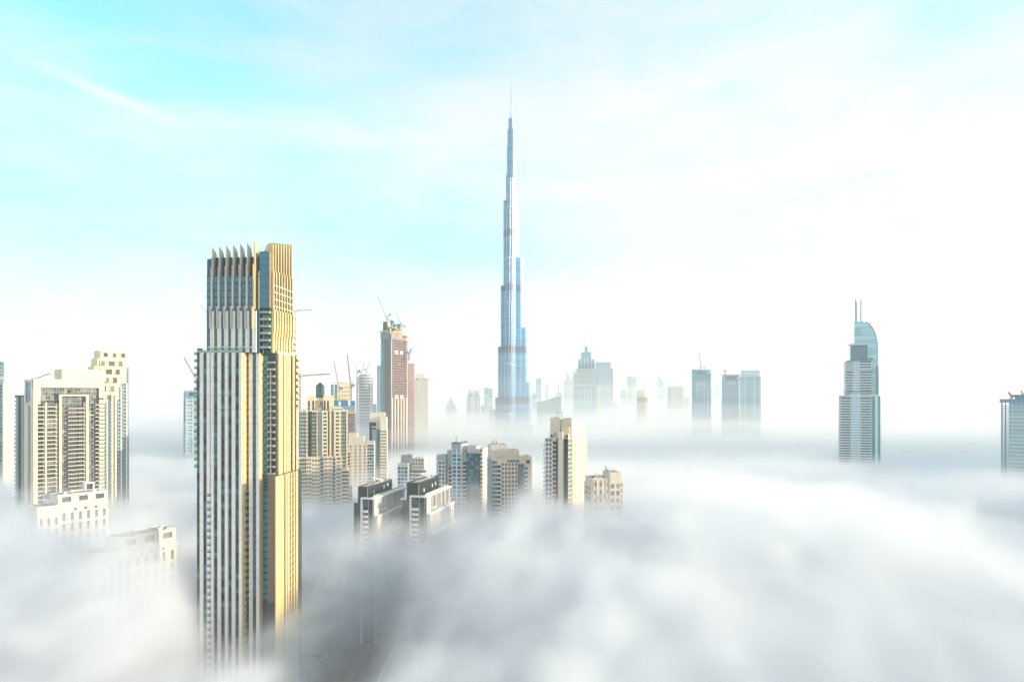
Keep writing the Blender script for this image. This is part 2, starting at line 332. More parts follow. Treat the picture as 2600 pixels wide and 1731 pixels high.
def finned_tower():
    b = Bld('apartment_tower', 'tall tower with pale vertical stripes, sun-tinted gold side and a crown of upright fins', 500, 704, 755, 337, -4)
    zx = lambda q: 480+q/4.125
    zr, fh = b.z(895), 3.5
    y1, y2 = 4.5, 7.9
    XA, XB, XC = b.u(zx(558)), b.u(zx(742), y1), b.u(704, y2)
    dC = b.v(755, XC); dA = dC+3
    A = b.tier(0, XA, 0, dA, 0, zr, 'dark_metal', 'core'); Bt = b.tier(XA+.02, XB, y1, dA-.5, 0, zr-.03, 'dark_metal', 'core')
    Ct = b.tier(XB+.02, XC, y2, dC, 0, zr-.06, 'dark_metal', 'core')
    zd = b.z(1210)
    XD = XC+2.2; yD = y2-1.2
    Dt = b.tier(XC-4.2, XD, yD, dC+.6, 0, zd, 'dark_metal', 'core')
    def stripes(t, face, plane, spans, mat, z0, z1, proud=.6, seg=7.0):
        zt = z1
        while zt > z0+1:
            zb = max(zt-seg, z0)
            for q0, q1 in spans:
                a0, a1 = plane(q0), plane(q1); t.one('panel', mat, face, a0, a1, .02, proud, zb+.1, zt)
            zt = zb
    def panes(t, face, plane, spans, gl, z0, z1):
        zt = z1
        while zt-fh > z0:
            for q0, q1 in spans:
                a0, a1 = plane(q0), plane(q1)
                t.one('window', gl, face, a0+.03, a1-.03, .02, .10, zt-fh+.05, zt-1.0)
                t.box('spandrel', 'dark_metal', face, a0, a1, .02, .16, zt-.98, zt+.02, True)
                t.box('mullion', 'dark_metal', face, (a0+a1)/2-.05, (a0+a1)/2+.05, .015, .15, zt-fh+.05, zt-1.0, True)
            zt -= fh
    fa = lambda q: b.u(zx(q)); fb = lambda q: b.u(zx(q), y1)-Bt.x0; fc = lambda q: b.u(zx(q), y2)-Ct.x0
    vR = lambda q: b.v(zx(q), XC)-y2; vD = lambda q: b.v(zx(q), XD)-yD
    zlow = 0
    rows = [z for z in (zr,)]
    # front stripes and panes, floor by floor from the top
    panes(A, 'F', fa, [(85, 118), (155, 190), (265, 303), (340, 380), (415, 452), (490, 528)], 'teal_glass', 8, zr)
    panes(Bt, 'F', fb, [(672, 708)], 'teal_glass', 60, zr); panes(Bt, 'F', fb, [(599, 632)], 'amber_glass', 60, zr)  # amber puts warm light into the recessed panes' colour
    panes(Ct, 'F', fc, [(776, 826)], 'blue_glass', zd-10, zr); panes(Ct, 'F', fc, [(776, 840), (840, 890)], 'blue_glass', 60, zd)
    stripes(A, 'F', fa, [(118, 155), (190, 225), (232, 265), (303, 340), (380, 415), (452, 490), (528, 557)], 'pale_panel', 0, zr)
    stripes(Bt, 'F', fb, [(632, 670), (708, 741)], 'pale_panel', 0, zr)
    A.box('sun_tinted_return', 'sun_tinted_panel', 'R', .05, y1-.05, .0, .25, 0, zr-.02); Bt.box('sun_tinted_return', 'sun_tinted_panel', 'R', .05, y2-y1-.05, .0, .25, 0, zr-.02)  # returns coloured as if in golden sunlight
    # lit side: the gold is sunlight put into the panel colour
    stripes(Ct, 'R', vR, [(927, 970), (981, 1000), (1008, 1025), (1030, 1050), (1074, 1092), (1112, 1131)], 'sun_tinted_panel', zd, zr, .7)
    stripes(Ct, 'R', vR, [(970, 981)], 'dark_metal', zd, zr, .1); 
    stripes(Dt, 'R', vD, [(899, 985), (1000, 1018), (1024, 1042), (1054, 1070), (1084, 1100), (1112, 1130)], 'sun_tinted_panel', 0, zd, .6)
    stripes(Dt, 'F', lambda q: q, [(.05, Dt.x1-Dt.x0-.05)], 'amber_glass', 60, zd, .2, 3.5)
    for i in range(26):
        z = zr-4-i*3.5
        if z < zd+3: break
        Ct.one('vent_ledge', 'dark_metal', 'R', vR(1058), vR(1070), .05, .9, z-.4, z)
    for i in range(24):
        z = zd-2-i*3.5
        Dt.one('vent_ledge', 'dark_metal', 'R', vD(1042), vD(1054), .05, .9, z-.4, z); Dt.one('vent_ledge', 'dark_metal', 'R', vD(1070), vD(1084), .05, .8, z-.4, z)
    # balconies
    Ct.balc('F', fh, 1.5, 'dark_metal', 'rail_glass', fc(829), fc(905), zd-2, zr-1.5, 1.0, 'dark_glass')
    Ct.box('corner_post', 'sun_tinted_panel', 'F', fc(853), fc(861), .1, .5, zd, zr-8); Ct.box('corner_strip', 'amber_glass', 'F', fc(908), fc(925), .05, .2, zd, zr-.1)
    zb = b.z(1240)
    A.balc('F', fh, .9, 'dark_metal', 'rail_glass', fa(199), fa(236), 30, zb, 1.0, 'white_paint', th=.5); Bt.balc('F', fh, 1.6, 'dark_metal', 'dark_metal', fb(576), fb(634), 30, zb, 1.1, 'dark_glass', th=.5)
    A.balc('L', fh, 1.6, 'dark_metal', 'rail_glass', 0.2, 6.0, b.z(1195), zr+3, 1.0, 'teal_glass', th=.45)
    Ct.balc('R', fh, 1.4, 'dark_metal', 'rail_glass', dC-y2-3, dC-y2, zr-30, zr+1, 1.0, 'teal_glass', th=.4)
    # terrace between the lower and the upper block
    b.box('terrace', 'roof_grey', .1, XA, .1, dA-.1, zr, zr+.06); b.box('terrace', 'roof_grey', XA+.1, XC, y2, dC, zr, zr+.05)
    for x0, x1, y0 in ((0, XA, .05), (XA+.3, XB, y1+.05), (XB+.3, XC, y2+.05)): b.box('glass_rail', 'rail_glass', x0, x1, y0, y0+.08, zr+.1, zr+1.4)
    b.box('glass_rail', 'rail_glass', XC-.1, XC-.02, y2+.2, dC, zr+.1, zr+1.4); b.box('glass_rail', 'rail_glass', .02, .1, .2, 12, zr+.1, zr+1.4)
    # ---- upper block
    yU = 3.0; X0 = b.u(525, yU); XG0 = b.u(656, yU); XU = b.u(690, yU+3); dU = b.v(745, XU)
    z1, z2, z3, z4 = b.z(832), b.z(782), b.z(696), b.z(634)
    U = b.tier(X0, XG0, yU, dU, zr, z3, 'dark_metal', 'core'); U2 = b.tier(XG0+.02, XU, yU+3, dU+.02, zr, z3-.05, 'dark_metal', 'core')
    b.tier(X0+1.0, XU-1.5, yU+1.9, dU-1.5, z3-.05, b.z(647), 'charcoal', 'plant_room'); b.box('roof', 'roof_grey', X0, XU, yU, dU, z3-.02, z3+.04)
    fx = [b.u(zx(234+73.6*i), 1.4) for i in range(7)]
    fu = lambda q: b.u(zx(q), yU)-X0
    zt = z3
    while zt-fh > zr-.1:
        gl = 'blue_glass' if zt > z2 else 'teal_glass'
        for i in range(-1, 6):
            a0 = fu(190) if i < 0 else fx[i]-X0+.6; a1 = (fx[i+1]-X0-.6) if i >= 0 else fx[0]-X0-.5
            U.one('window', gl, 'F', a0, a1, .02, .1, zt-fh+.05, zt-.7); U.box('spandrel', 'dark_metal', 'F', a0, a1, .02, .15, zt-.68, zt+.03, True)
            U.box('mullion', 'dark_metal', 'F', (a0+a1)/2-.05, (a0+a1)/2+.05, .015, .16, zt-fh+.05, zt-.7, True)
        zt -= fh
    U.box('crown_glass', 'blue_glass', 'F', fu(190), fx[0]-X0-.5, -3, .1, z3+.05, b.z(652)); 
    for i, x in enumerate(fx):
        top = b.z(623-2.0*i); g = 'sun_tinted_fin' if i == 6 else 'fin_panel'; k = 1.5 if i == 6 else 1  # rightmost fin gets the sunlit colour, the rest the shaded one
        solo(b, 'fin', g, [(2.3, z3-2), (8.3, z3-2), (8.3, top-7.0), (5.8, top-1.6), (2.3, top)], x-.3, x+.3)
        solo(b, 'fin', g, [(1.8, z2-1), (3.6, z2-1), (3.6, z3+4), (1.8, z3+4+.3*i)], x-.62, x-.32)
        solo(b, 'fin', g, [(1.8, z2), (2.99, z2), (2.99, z3-2.05), (1.8, z3-2.05)], x-.31, x+.28)
        solo(b, 'fin', 'sun_tinted_fin' if i == 6 else 'fin_panel', [(1.2, z1), (2.98, z1), (2.98, z2-.1), (1.2, z2+1.2)], x-1.0, x-.4)
        b.one('panel', 'pale_panel', x-.38, x+.95, 2.2, 2.97, zr+.3, z2-.9); b.one('panel', 'pale_panel', x-1.0, x-.4, 2.0, 2.96, zr+.3, z1-.02)
        b.one('ledge', 'white_paint', x-1.6, x+1.2, .9, 1.55, zr+2.6, zr+3.1)
    U.box('lit_reveal', 'sun_tinted_fin', 'R', .02, 2.9, .02, .3, z2, z3+2)
    # glass corner
    G = b.tier(XG0+.4, XU-.35, yU+.6, yU+9, z2, z4, 'dark_metal', 'core')
    G.curtain('F', 4, fh, 'blue_glass', 'dark_metal'); G.curtain('R', 3, fh, 'amber_glass', 'dark_metal')
    U2.balc('F', fh, 2.6, 'dark_metal', 'rail_glass', .6, XU-XG0-.3, zr+1, z2+1.5, 1.0, 'green_glass'); U2.box('corner_post', 'white_paint', 'F', 1.2, 1.5, .1, .4, zr, z2)
    b.one('window', 'blue_glass', XG0+.03, XG0+.6, yU+.4, yU+.5, zr+.5, z2-.3)
    # lit side of the upper block, golden sunlight painted into fins and panels
    vU = lambda px: b.v(px, XU)
    for i in range(8):
        y = vU(689.5+6.9*i)+.6; top = b.z(615, XU, y)-1.1*i*.15-(0 if i else .3)
        if i < 7: y = y
        solo(b, 'fin', 'sun_tinted_fin', [(XU-5.5, z3-1), (XU+.6, z3-1), (XU+.6, top-.8), (XU-.8, top), (XU-2.2, top-.6), (XU-5.5, top-7)], y-.35, y+.35, 'y')
        solo(b, 'fin', 'sun_tinted_fin', [(XU+.02, z2-1), (XU+1.1, z2-1), (XU+1.1, z3+3), (XU+.02, z3+3)], y-.5, y+.36, 'y')
        solo(b, 'fin', 'sun_tinted_panel', [(XU+.02, zr+.3), (XU+1.5, z1), (XU+1.5, z2), (XU+.02, z2)], y-.6, y+.9, 'y')
        b.one('panel', 'sun_tinted_panel', XU+.02, XU+.8, y-.75, y+1.2, zr+.3, z1+4)
        if i < 7:
            y3 = vU(689.5+6.9*(i+1))+.6
            for k in range(5):
                zq = z3-1.5-k*fh
                if zq-2.4 < z2: break
                b.one('window', 'dark_glass', XU+.03, XU+.12, y+.45, y3-.6, zq-2.4, zq)
                b.one('balcony', 'rail_glass', XU+.13, XU+.9, y+.45, y3-.6, zq-3.1, zq-2.45)
    U2.balc('R', fh, 1.5, 'dark_metal', 'rail_glass', dU-yU-5.2, dU-yU-3.2, zr-2, z2+2, 1.0, 'teal_glass', th=.4)
    b.finish()
finned_tower()

def portal_tower():
    b = Bld('apartment_tower', 'sunlit cream tower with a wide glazed portal frame and stacked balconies', 64, 83, 262, 540, 52, 'L')
    W, Dp = b.W, b.Dp; q = lambda x: x/3.564
    zt = b.z(964); fh = 3.35
    uu = lambda zx_: b.u(q(zx_))
    T = b.tier(0, W, 0, Dp, 0, zt, 'cream', 'wall')
    zz = lambda zy, zx_=None: b.z(860+q(zy), None if zx_ is None else uu(zx_))
    # raised frame round a glass screen: the outer frame is proud of the glass
    x0, x1, x2, x3 = uu(357), uu(500), uu(790), uu(890)
    zg0, zg1 = zz(590, 357), zz(440, 357)
    T.box('frame', 'cream', 'F', 0, uu(333), .01, 2.2, 0, zt+.3); T.box('frame', 'cream', 'F', x3, W, .01, 2.2, 0, zt+.25); T.box('frame', 'cream', 'F', 0, W, .01, 2.18, zg1, zt+.2); T.box('frame', 'cream', 'F', uu(333), x0, .01, 2.15, zg0, zg1)
    T.curtain('F', 22, 3.2, 'grey_glass', 'grey_panel', x0, x3, zg0-10, zg1, True, 'window', .2)
    # inner portal
    zp = zz(517, 640); 
    T.box('portal', 'cream', 'F', x1+1.9, x1+3.6, .25, 3.4, 0, zp); T.box('portal', 'cream', 'F', x2-1.9, x2, .25, 3.4, 0, zp); T.box('portal', 'cream', 'F', x1+1.9, x2, .25, 3.42, zp, zp+1.3)
    T.box('canopy', 'dark_metal', 'F', x1-.6, x2+.3, .3, 3.8, zp+1.31, zp+1.9)
    T.box('roof_unit', 'dark_metal', 'F', uu(625), uu(650), .3, 2.0, zp+2.95, zp+5)
    T.curtain('F', 9, 1.67, 'wall_glass', 'grey_panel', x1+3.6, x2-2.4, 20, zp, False, 'window', .14)
    T.curtain('F', 4, 1.67, 'wall_glass', 'grey_panel', x2, uu(846), 20, zg0-10, False, 'window', .14)
    # balcony columns
    zb = zz(605, 400)+fh-.6
    T.box('pier', 'cream', 'F', uu(400), uu(413), .05, 2.6, 0, zb); 
    T.balc('F', fh, 2.3, 'cream_pale', 'dark_metal', uu(333)+.1, uu(400)-.1, 25, zb, .9, 'dark_glass', th=.55); T.balc('F', fh, 2.3, 'cream_pale', 'dark_metal', uu(413)+.1, x1+1.1, 25, zb, .9, 'grey_glass', th=.55)
    T.box('pier', 'cream_pale', 'F', uu(388), uu(398), .1, 1.4, 0, zb-1); T.box('pier', 'cream_pale', 'F', uu(500), uu(512), .1, 1.4, 0, zb-1)
    T.balc('F', fh, 3.2, 'cream_pale', 'dark_metal', uu(604), x2-2.6, 25, zz(620, 700)+fh-.6, .9, 'dark_glass', th=.5); T.box('pier', 'dark_metal', 'F', uu(708), uu(724), .1, 1.6, 0, zz(605, 700)); T.box('pier', 'cream_pale', 'F', uu(752), uu(770), .12, 1.9, 0, zz(575, 700))
    T.balc('F', fh, 3.4, 'cream_pale', 'dark_metal', uu(850), W+.2, 25, zz(590, 880)+fh-.6, .9, 'dark_glass', th=.5)
    T.balc('R', fh, 1.6, 'cream_pale', 'dark_metal', .5, 5, 25, zz(590, 880)+fh-.6, .9, 'dark_glass', th=.5)
    for i in range(9): b.one('planter', 'plant_green', uu(404)+i*1.15+(1.2 if i > 4 else 0), uu(404)+i*1.15+1.0+(1.2 if i > 4 else 0), -2.2, -1.4, zb+.1, zb+1.0+.5*(i % 3 == 1))
    for i in range(6): b.one('planter', 'plant_green', uu(850)+i*1.1, uu(850)+i*1.1+.9, -3.0, -2.2, zb+2.0, zb+3.0+.4*(i % 2))
    # shaded side with its tall window
    T.curtain('L', 2, 3.2, 'blue_glass', 'dark_metal', Dp*.18, Dp*.82, zz(598), zz(390), True, 'window', .1); T.box('side_recess', 'mauve_panel', 'L', .3, Dp*.55, .02, .3, 0, zz(605)); T.box('side_frame', 'cream_pale', 'L', Dp*.82, Dp, .02, .6, 0, zt); T.box('side_frame', 'cream_pale', 'L', 0, Dp*.16, .02, .5, 0, zt)
    # penthouse, roof crane arm
    P = b.tier(uu(570)+1, W+4, 5, Dp+5, zt, b.z(938, uu(570)), 'cream', 'penthouse'); P.parapet('cream', .4)
    b.beam('roof_arm', 'dark_metal', (uu(330), 6, zt+.5), (uu(500)-1, 8, zt+5.5), .5); b.box('roof_arm', 'dark_metal', uu(330)-1, uu(330)+1, 5, 7, zt, zt+1.2)
    T.parapet('cream', .5); b.finish()
portal_tower()

def stepped_letter_tower():
    b = Bld('apartment_tower', 'cream stepped tower with square openings holding dark letters near its top', 250, 255, 326, 612, 50, 'L')
    q = lambda x: 170+x/4.235; uu = lambda zx_: b.u(q(zx_)); W = b.W; zz = lambda zy, zx_=400: b.z(870+zy/4.235, uu(zx_)); fh = 3.3; Dp = 16
    cols = [(298, 330, 250), (330, 362, 165)]
    b.tier(uu(362), uu(640), 0, Dp, 0, zz(84), 'cream', 'wall'); b.tier(uu(640)+.02, W, 1.0, Dp, 0, zz(84)-.4, 'cream', 'wall')
    b.tier(uu(330), uu(362)-.02, .4, Dp, 0, zz(168), 'cream', 'wall'); b.tier(uu(298), uu(330)-.02, .8, Dp, 0, zz(252), 'cream', 'wall')
    T = Tier(b, 0, W, 0, Dp, 0, zz(84))
    rows = [(110, 150, [(392, 438), (495, 527), (582, 624)]), (195, 240, [(362, 405), (447, 512), (553, 597)]), (283, 330, [(330, 375), (415, 483), (523, 567)]), (372, 424, [(383, 452), (492, 537)]), (463, 518, [(402, 420), (462, 507)]), (558, 600, [(430, 474)])]
    for r, (a, c, L) in enumerate(rows):
        for x0, x1 in L:
            T.one('opening', 'blue_glass' if r == 0 else 'grey_glass', 'F', uu(x0), uu(x1), .02, .12, zz(c), zz(a))
            T.box('reveal', 'cream', 'F', uu(x0)-.5, uu(x0), .02, .6, zz(c)-.4, zz(a)+.4); T.box('reveal', 'cream', 'F', uu(x1), uu(x1)+.5, .02, .6, zz(c)-.4, zz(a)+.4)
            if r: T.box('ledge', 'dark_metal', 'F', uu(x0)-.6, uu(x1)+.4, .1, .9, zz(c)-.5, zz(c)-.1)
    # letters of the rooftop sign, seen from behind
    def letter(cx, strokes):
        V = []; Fc = []
        x0, x1 = uu(cx-19), uu(cx+19); zb, zt = zz(148), zz(112)
        for p, r in strokes:
            a = Vector((x0+(x1-x0)*p[0], -.45, zb+(zt-zb)*p[1])); c = Vector((x0+(x1-x0)*r[0], -.45, zb+(zt-zb)*r[1])); d = (c-a).normalized(); n = Vector((-d.z, 0, d.x))*.42; y = Vector((0, .25, 0)); k = len(V)
            V += [tuple(m+s*n+t*y) for m in (a-d*.3, c+d*.3) for s in (-1, 1) for t in (-1, 1)]; Fc += [tuple(i+k for i in f) for f in BOXF]
        me = bpy.data.meshes.new('letter'); me.from_pydata(V, [], Fc); me.materials.append(MATS['dark_metal']); b.obj('letter', me)
    letter(416, [((.9, 0), (.9, 1)), ((.9, 1), (.3, 1)), ((.3, 1), (.15, .75)), ((.15, .75), (.3, .48)), ((.3, .48), (.9, .48)), ((.5, .48), (.1, 0))])
    letter(511, [((.1, 0), (.5, 1)), ((.9, 0), (.5, 1)), ((.27, .38), (.73, .38))])
    letter(603, [((.85, 0), (.85, 1)), ((.85, 1), (.1, 1)), ((.85, .5), (.15, .5)), ((.85, 0), (.1, 0))])
    # dark balcony columns stepping down towards the left
    for x0, x1, yt in ((640, 668, 258), (582, 632, 430), (522, 576, 610), (442, 476, 605), (404, 430, 640)):
        T.box('recess', 'steel_blue', 'F', uu(x0), uu(x1), .02, .1, 0, zz(yt)); a0, a1 = uu(x0)+.3, uu(x1)-.3
        T.balc('F', fh, 1.3, 'grey_panel', 'grey_panel', a0+(a1-a0)*.35, a1, 20, zz(yt), .9, 'dark_glass', th=.4)
    for x in (636, 578, 519, 480): T.box('pier', 'cream_pale', 'F', uu(x)-.5, uu(x)+.6, .02, 1.6, 0, zz(430 if x > 600 else 470 if x > 540 else 560))
    b.finish()
stepped_letter_tower()

def lantern_tower():
    b = Bld('residential_tower', 'cream stepped residential tower crowned by a small glass lantern', 757, 872, 888, 620, 14, 'R')
    fh = 3.4; q = lambda x: 750+x/6.53; uu = lambda zx_: b.u(q(zx_)); zz = lambda zy: b.z(1000+zy/6.53); W, Dp = b.W, max(b.Dp, 22)
    zs, zl = zz(285), zz(1030)
    # lower body: bays at staggered depths
    T = b.tier(uu(40), uu(770), 0, Dp, 0, zl, 'beige', 'wall')
    Lb = lambda a, c: (uu(a)-T.x0, uu(c)-T.x0)
    def bay(x0, x1, proj, z1, nc, ww, wh, mat, gl, tier=T, nm='window'):
        a0, a1 = uu(x0)-tier.x0, uu(x1)-tier.x0; t = Tier(b, tier.x0+a0, tier.x0+a1, tier.y0-proj, tier.y0+1, 0, z1)
        b.box('wall', mat, t.x0, t.x1, t.y0, t.y1, 0 if tier is T else zl, z1); t.z0 = 20 if tier is T else zl; t.punch('F', nc, fh, ww, wh, mat, gl, head=1.6, name=nm); return t
    bay(45, 180, .3, zl-.5, 4, 1.3, 1.5, 'beige', 'dark_glass'); bay(180, 268, 2.0, zl, 2, 1.5, 1.6, 'beige', 'dark_glass'); bay(268, 415, 1.2, zl-.8, 3, 1.7, 1.7, 'beige', 'dark_glass')
    bay(415, 468, .5, zl-.2, 2, 1.1, 1.7, 'beige_grey', 'dark_glass'); bay(468, 615, 2.2, zl+.4, 2, 3.0, 1.6, 'beige', 'dark_glass'); bay(615, 665, .7, zl-.2, 1, 1.8, 1.8, 'beige_grey', 'dark_glass'); bay(665, 770, 1.8, zl+.6, 1, 3.4, 1.7, 'beige', 'dark_glass')
    for x0, x1, pr in ((470, 610, 3.2), (670, 765, 2.9), (272, 410, 2.1)):
        t = Tier(b, uu(x0), uu(x1), 0, 2, 20, zl-2.8); t.balc('F', fh, pr, 'beige', 'beige', None, None, None, None, .8, ind=True, back=False, th=.25)
    S2 = b.tier(uu(770)+.02, uu(885), 1, Dp-2, 0, zz(1245), 'beige', 'wall'); S2.band('F', fh, 1.5, 'beige', 'teal_glass', None, None, 20, None, 1.2); S2.band('R', fh, 1.5, 'beige', 'dark_glass', None, None, 20, None, .6)
    S3 = b.tier(uu(885)+.02, uu(930), 2.5, Dp-4, 0, zz(1520), 'beige', 'wall'); S3.band('F', fh, 1.5, 'beige', 'dark_glass', None, None, 20, None, .9); S3.balc('R', fh, 1.2, 'beige', 'beige', 0, 8, 20, None, .8)
    # shoulder block
    U = b.tier(uu(55), uu(865), 3, Dp-3, zl, zs, 'grey_panel', 'wall')
    bay(55, 78, -.2, zs-.5, 1, .8, 2.6, 'grey_panel', 'dark_glass', U); bay(78, 172, .5, zs, 3, 1.2, 1.5, 'grey_panel', 'dark_glass', U); bay(172, 205, .9, zs-.2, 1, 1.0, 1.5, 'cream', 'dark_glass', U)  # both grey bays carry the left-side shade in their colour
    U.curtain('F', 2, fh, 'dark_glass', 'charcoal', *[uu(x)-U.x0 for x in (205, 268)]); U.curtain('F', 3, fh, 'green_glass', 'cream', *[uu(x)-U.x0 for x in (272, 352)], sp=.7); U.box('pier', 'cream', 'F', uu(352)-U.x0, uu(368)-U.x0, .02, 1.4, zl, zs)
    U.box('pier', 'grey_panel', 'F', uu(385)-U.x0, uu(432)-U.x0, .02, .9, zl, zs-.4); bay(440, 540, 1.4, zs+.3, 1, 2.9, 1.6, 'cream', 'dark_glass', U); U.curtain('F', 1, fh, 'dark_glass', 'charcoal', *[uu(x)-U.x0 for x in (540, 562)])
    U.box('pier', 'cream', 'F', uu(566)-U.x0, uu(596)-U.x0, .02, 1.6, zl, zs+6); U.box('pier', 'mauve_panel', 'F', uu(598)-U.x0, uu(636)-U.x0, .02, .5, zl, zs); bay(640, 752, 1.4, zs+.5, 1, 2.9, 1.6, 'cream', 'dark_glass', U)
    U.curtain('F', 3, fh, 'green_glass', 'cream_pale', *[uu(x)-U.x0 for x in (755, 845)], z0=zl-20, sp=.6); U.box('pier', 'cream', 'F', uu(845)-U.x0, uu(866)-U.x0, .02, 1.2, zl-20, zs+.4); U.curtain('R', 5, fh, 'teal_glass', 'cream_pale', sp=.6)
    U.parapet('cream', .9)
    # crown
    zc = zz(28); c0, c1 = uu(186), uu(632)
    Cw = b.tier(c0, c1, 6, Dp-6, zs, zz(62), 'cream', 'crown')
    for x0, x1 in ((186, 325), (458, 566), (568, 632)):
        t = b.tier(uu(x0), uu(x1), 5.0 if x0 != 568 else 5.6, 9, zs, zc, 'cream', 'crown')
        if x0 != 568: t.punch('F', 2, 30, 1.5, zz(112)-zs-.5, 'cream', 'teal_glass', head=zc-zz(112)+.01, dep=.5)
    for x0, x1 in ((328, 384), (394, 455)): Cw.one('screen', 'brick_brown', 'F', uu(x0)-c0, uu(x1)-c0, .02, .3, zs, zz(112))
    for i in range(7):
        for s in (-1, 1): b.beam('lattice', 'cream_pale', (uu(330)+i*1.7, 5.6, zs), (uu(330)+i*1.7+s*2.4, 5.6, zz(112)), .22)
    b.box('cornice', 'white_paint', uu(180), uu(282), 4.0, 4.9, zz(222), zz(212)); b.box('cornice', 'white_paint', uu(340), uu(445), 3.6, 4.9, zz(248), zz(236)); b.box('cornice', 'white_paint', uu(615), uu(780), 3.6, 4.9, zz(240), zz(226)); b.box('cornice', 'white_paint', uu(640), uu(750), 4.1, 4.95, zz(214), zz(204))
    # lantern: eight-sided glass drum with pointed cap
    cx, cy, r = b.u(813, 10), 10, (b.u(824, 10)-b.u(802, 10))/2; z0, z1, z2 = zz(62), b.z(980), b.z(970)
    pts = [(cx+r*math.cos(math.pi/8+i*math.pi/4), cy+r*math.sin(math.pi/8+i*math.pi/4)) for i in range(8)]
    b.prism('lantern', 'teal_glass', pts, z0, z1)
    for (x, y) in pts: b.beam('lantern_frame', 'charcoal', (x, y, z0), (x, y, z1), .3); b.beam('lantern_frame', 'charcoal', (x, y, z1), (cx, cy, z2), .3)
    for k in range(4):
        for i in range(8): b.beam('lantern_frame', 'charcoal', (*pts[i], z0+(z1-z0)*(k+1)/4), (*pts[(i+1) % 8], z0+(z1-z0)*(k+1)/4), .22)
    n = len(pts); b.mesh('lantern_cap', 'teal_glass', [(x*.98+cx*.02, y*.98+cy*.02, z1+.05) for x, y in pts]+[(cx, cy, z2)], [(i, (i+1) % n, n) for i in range(n)]+[tuple(reversed(range(n)))])
    b.finish()
lantern_tower()

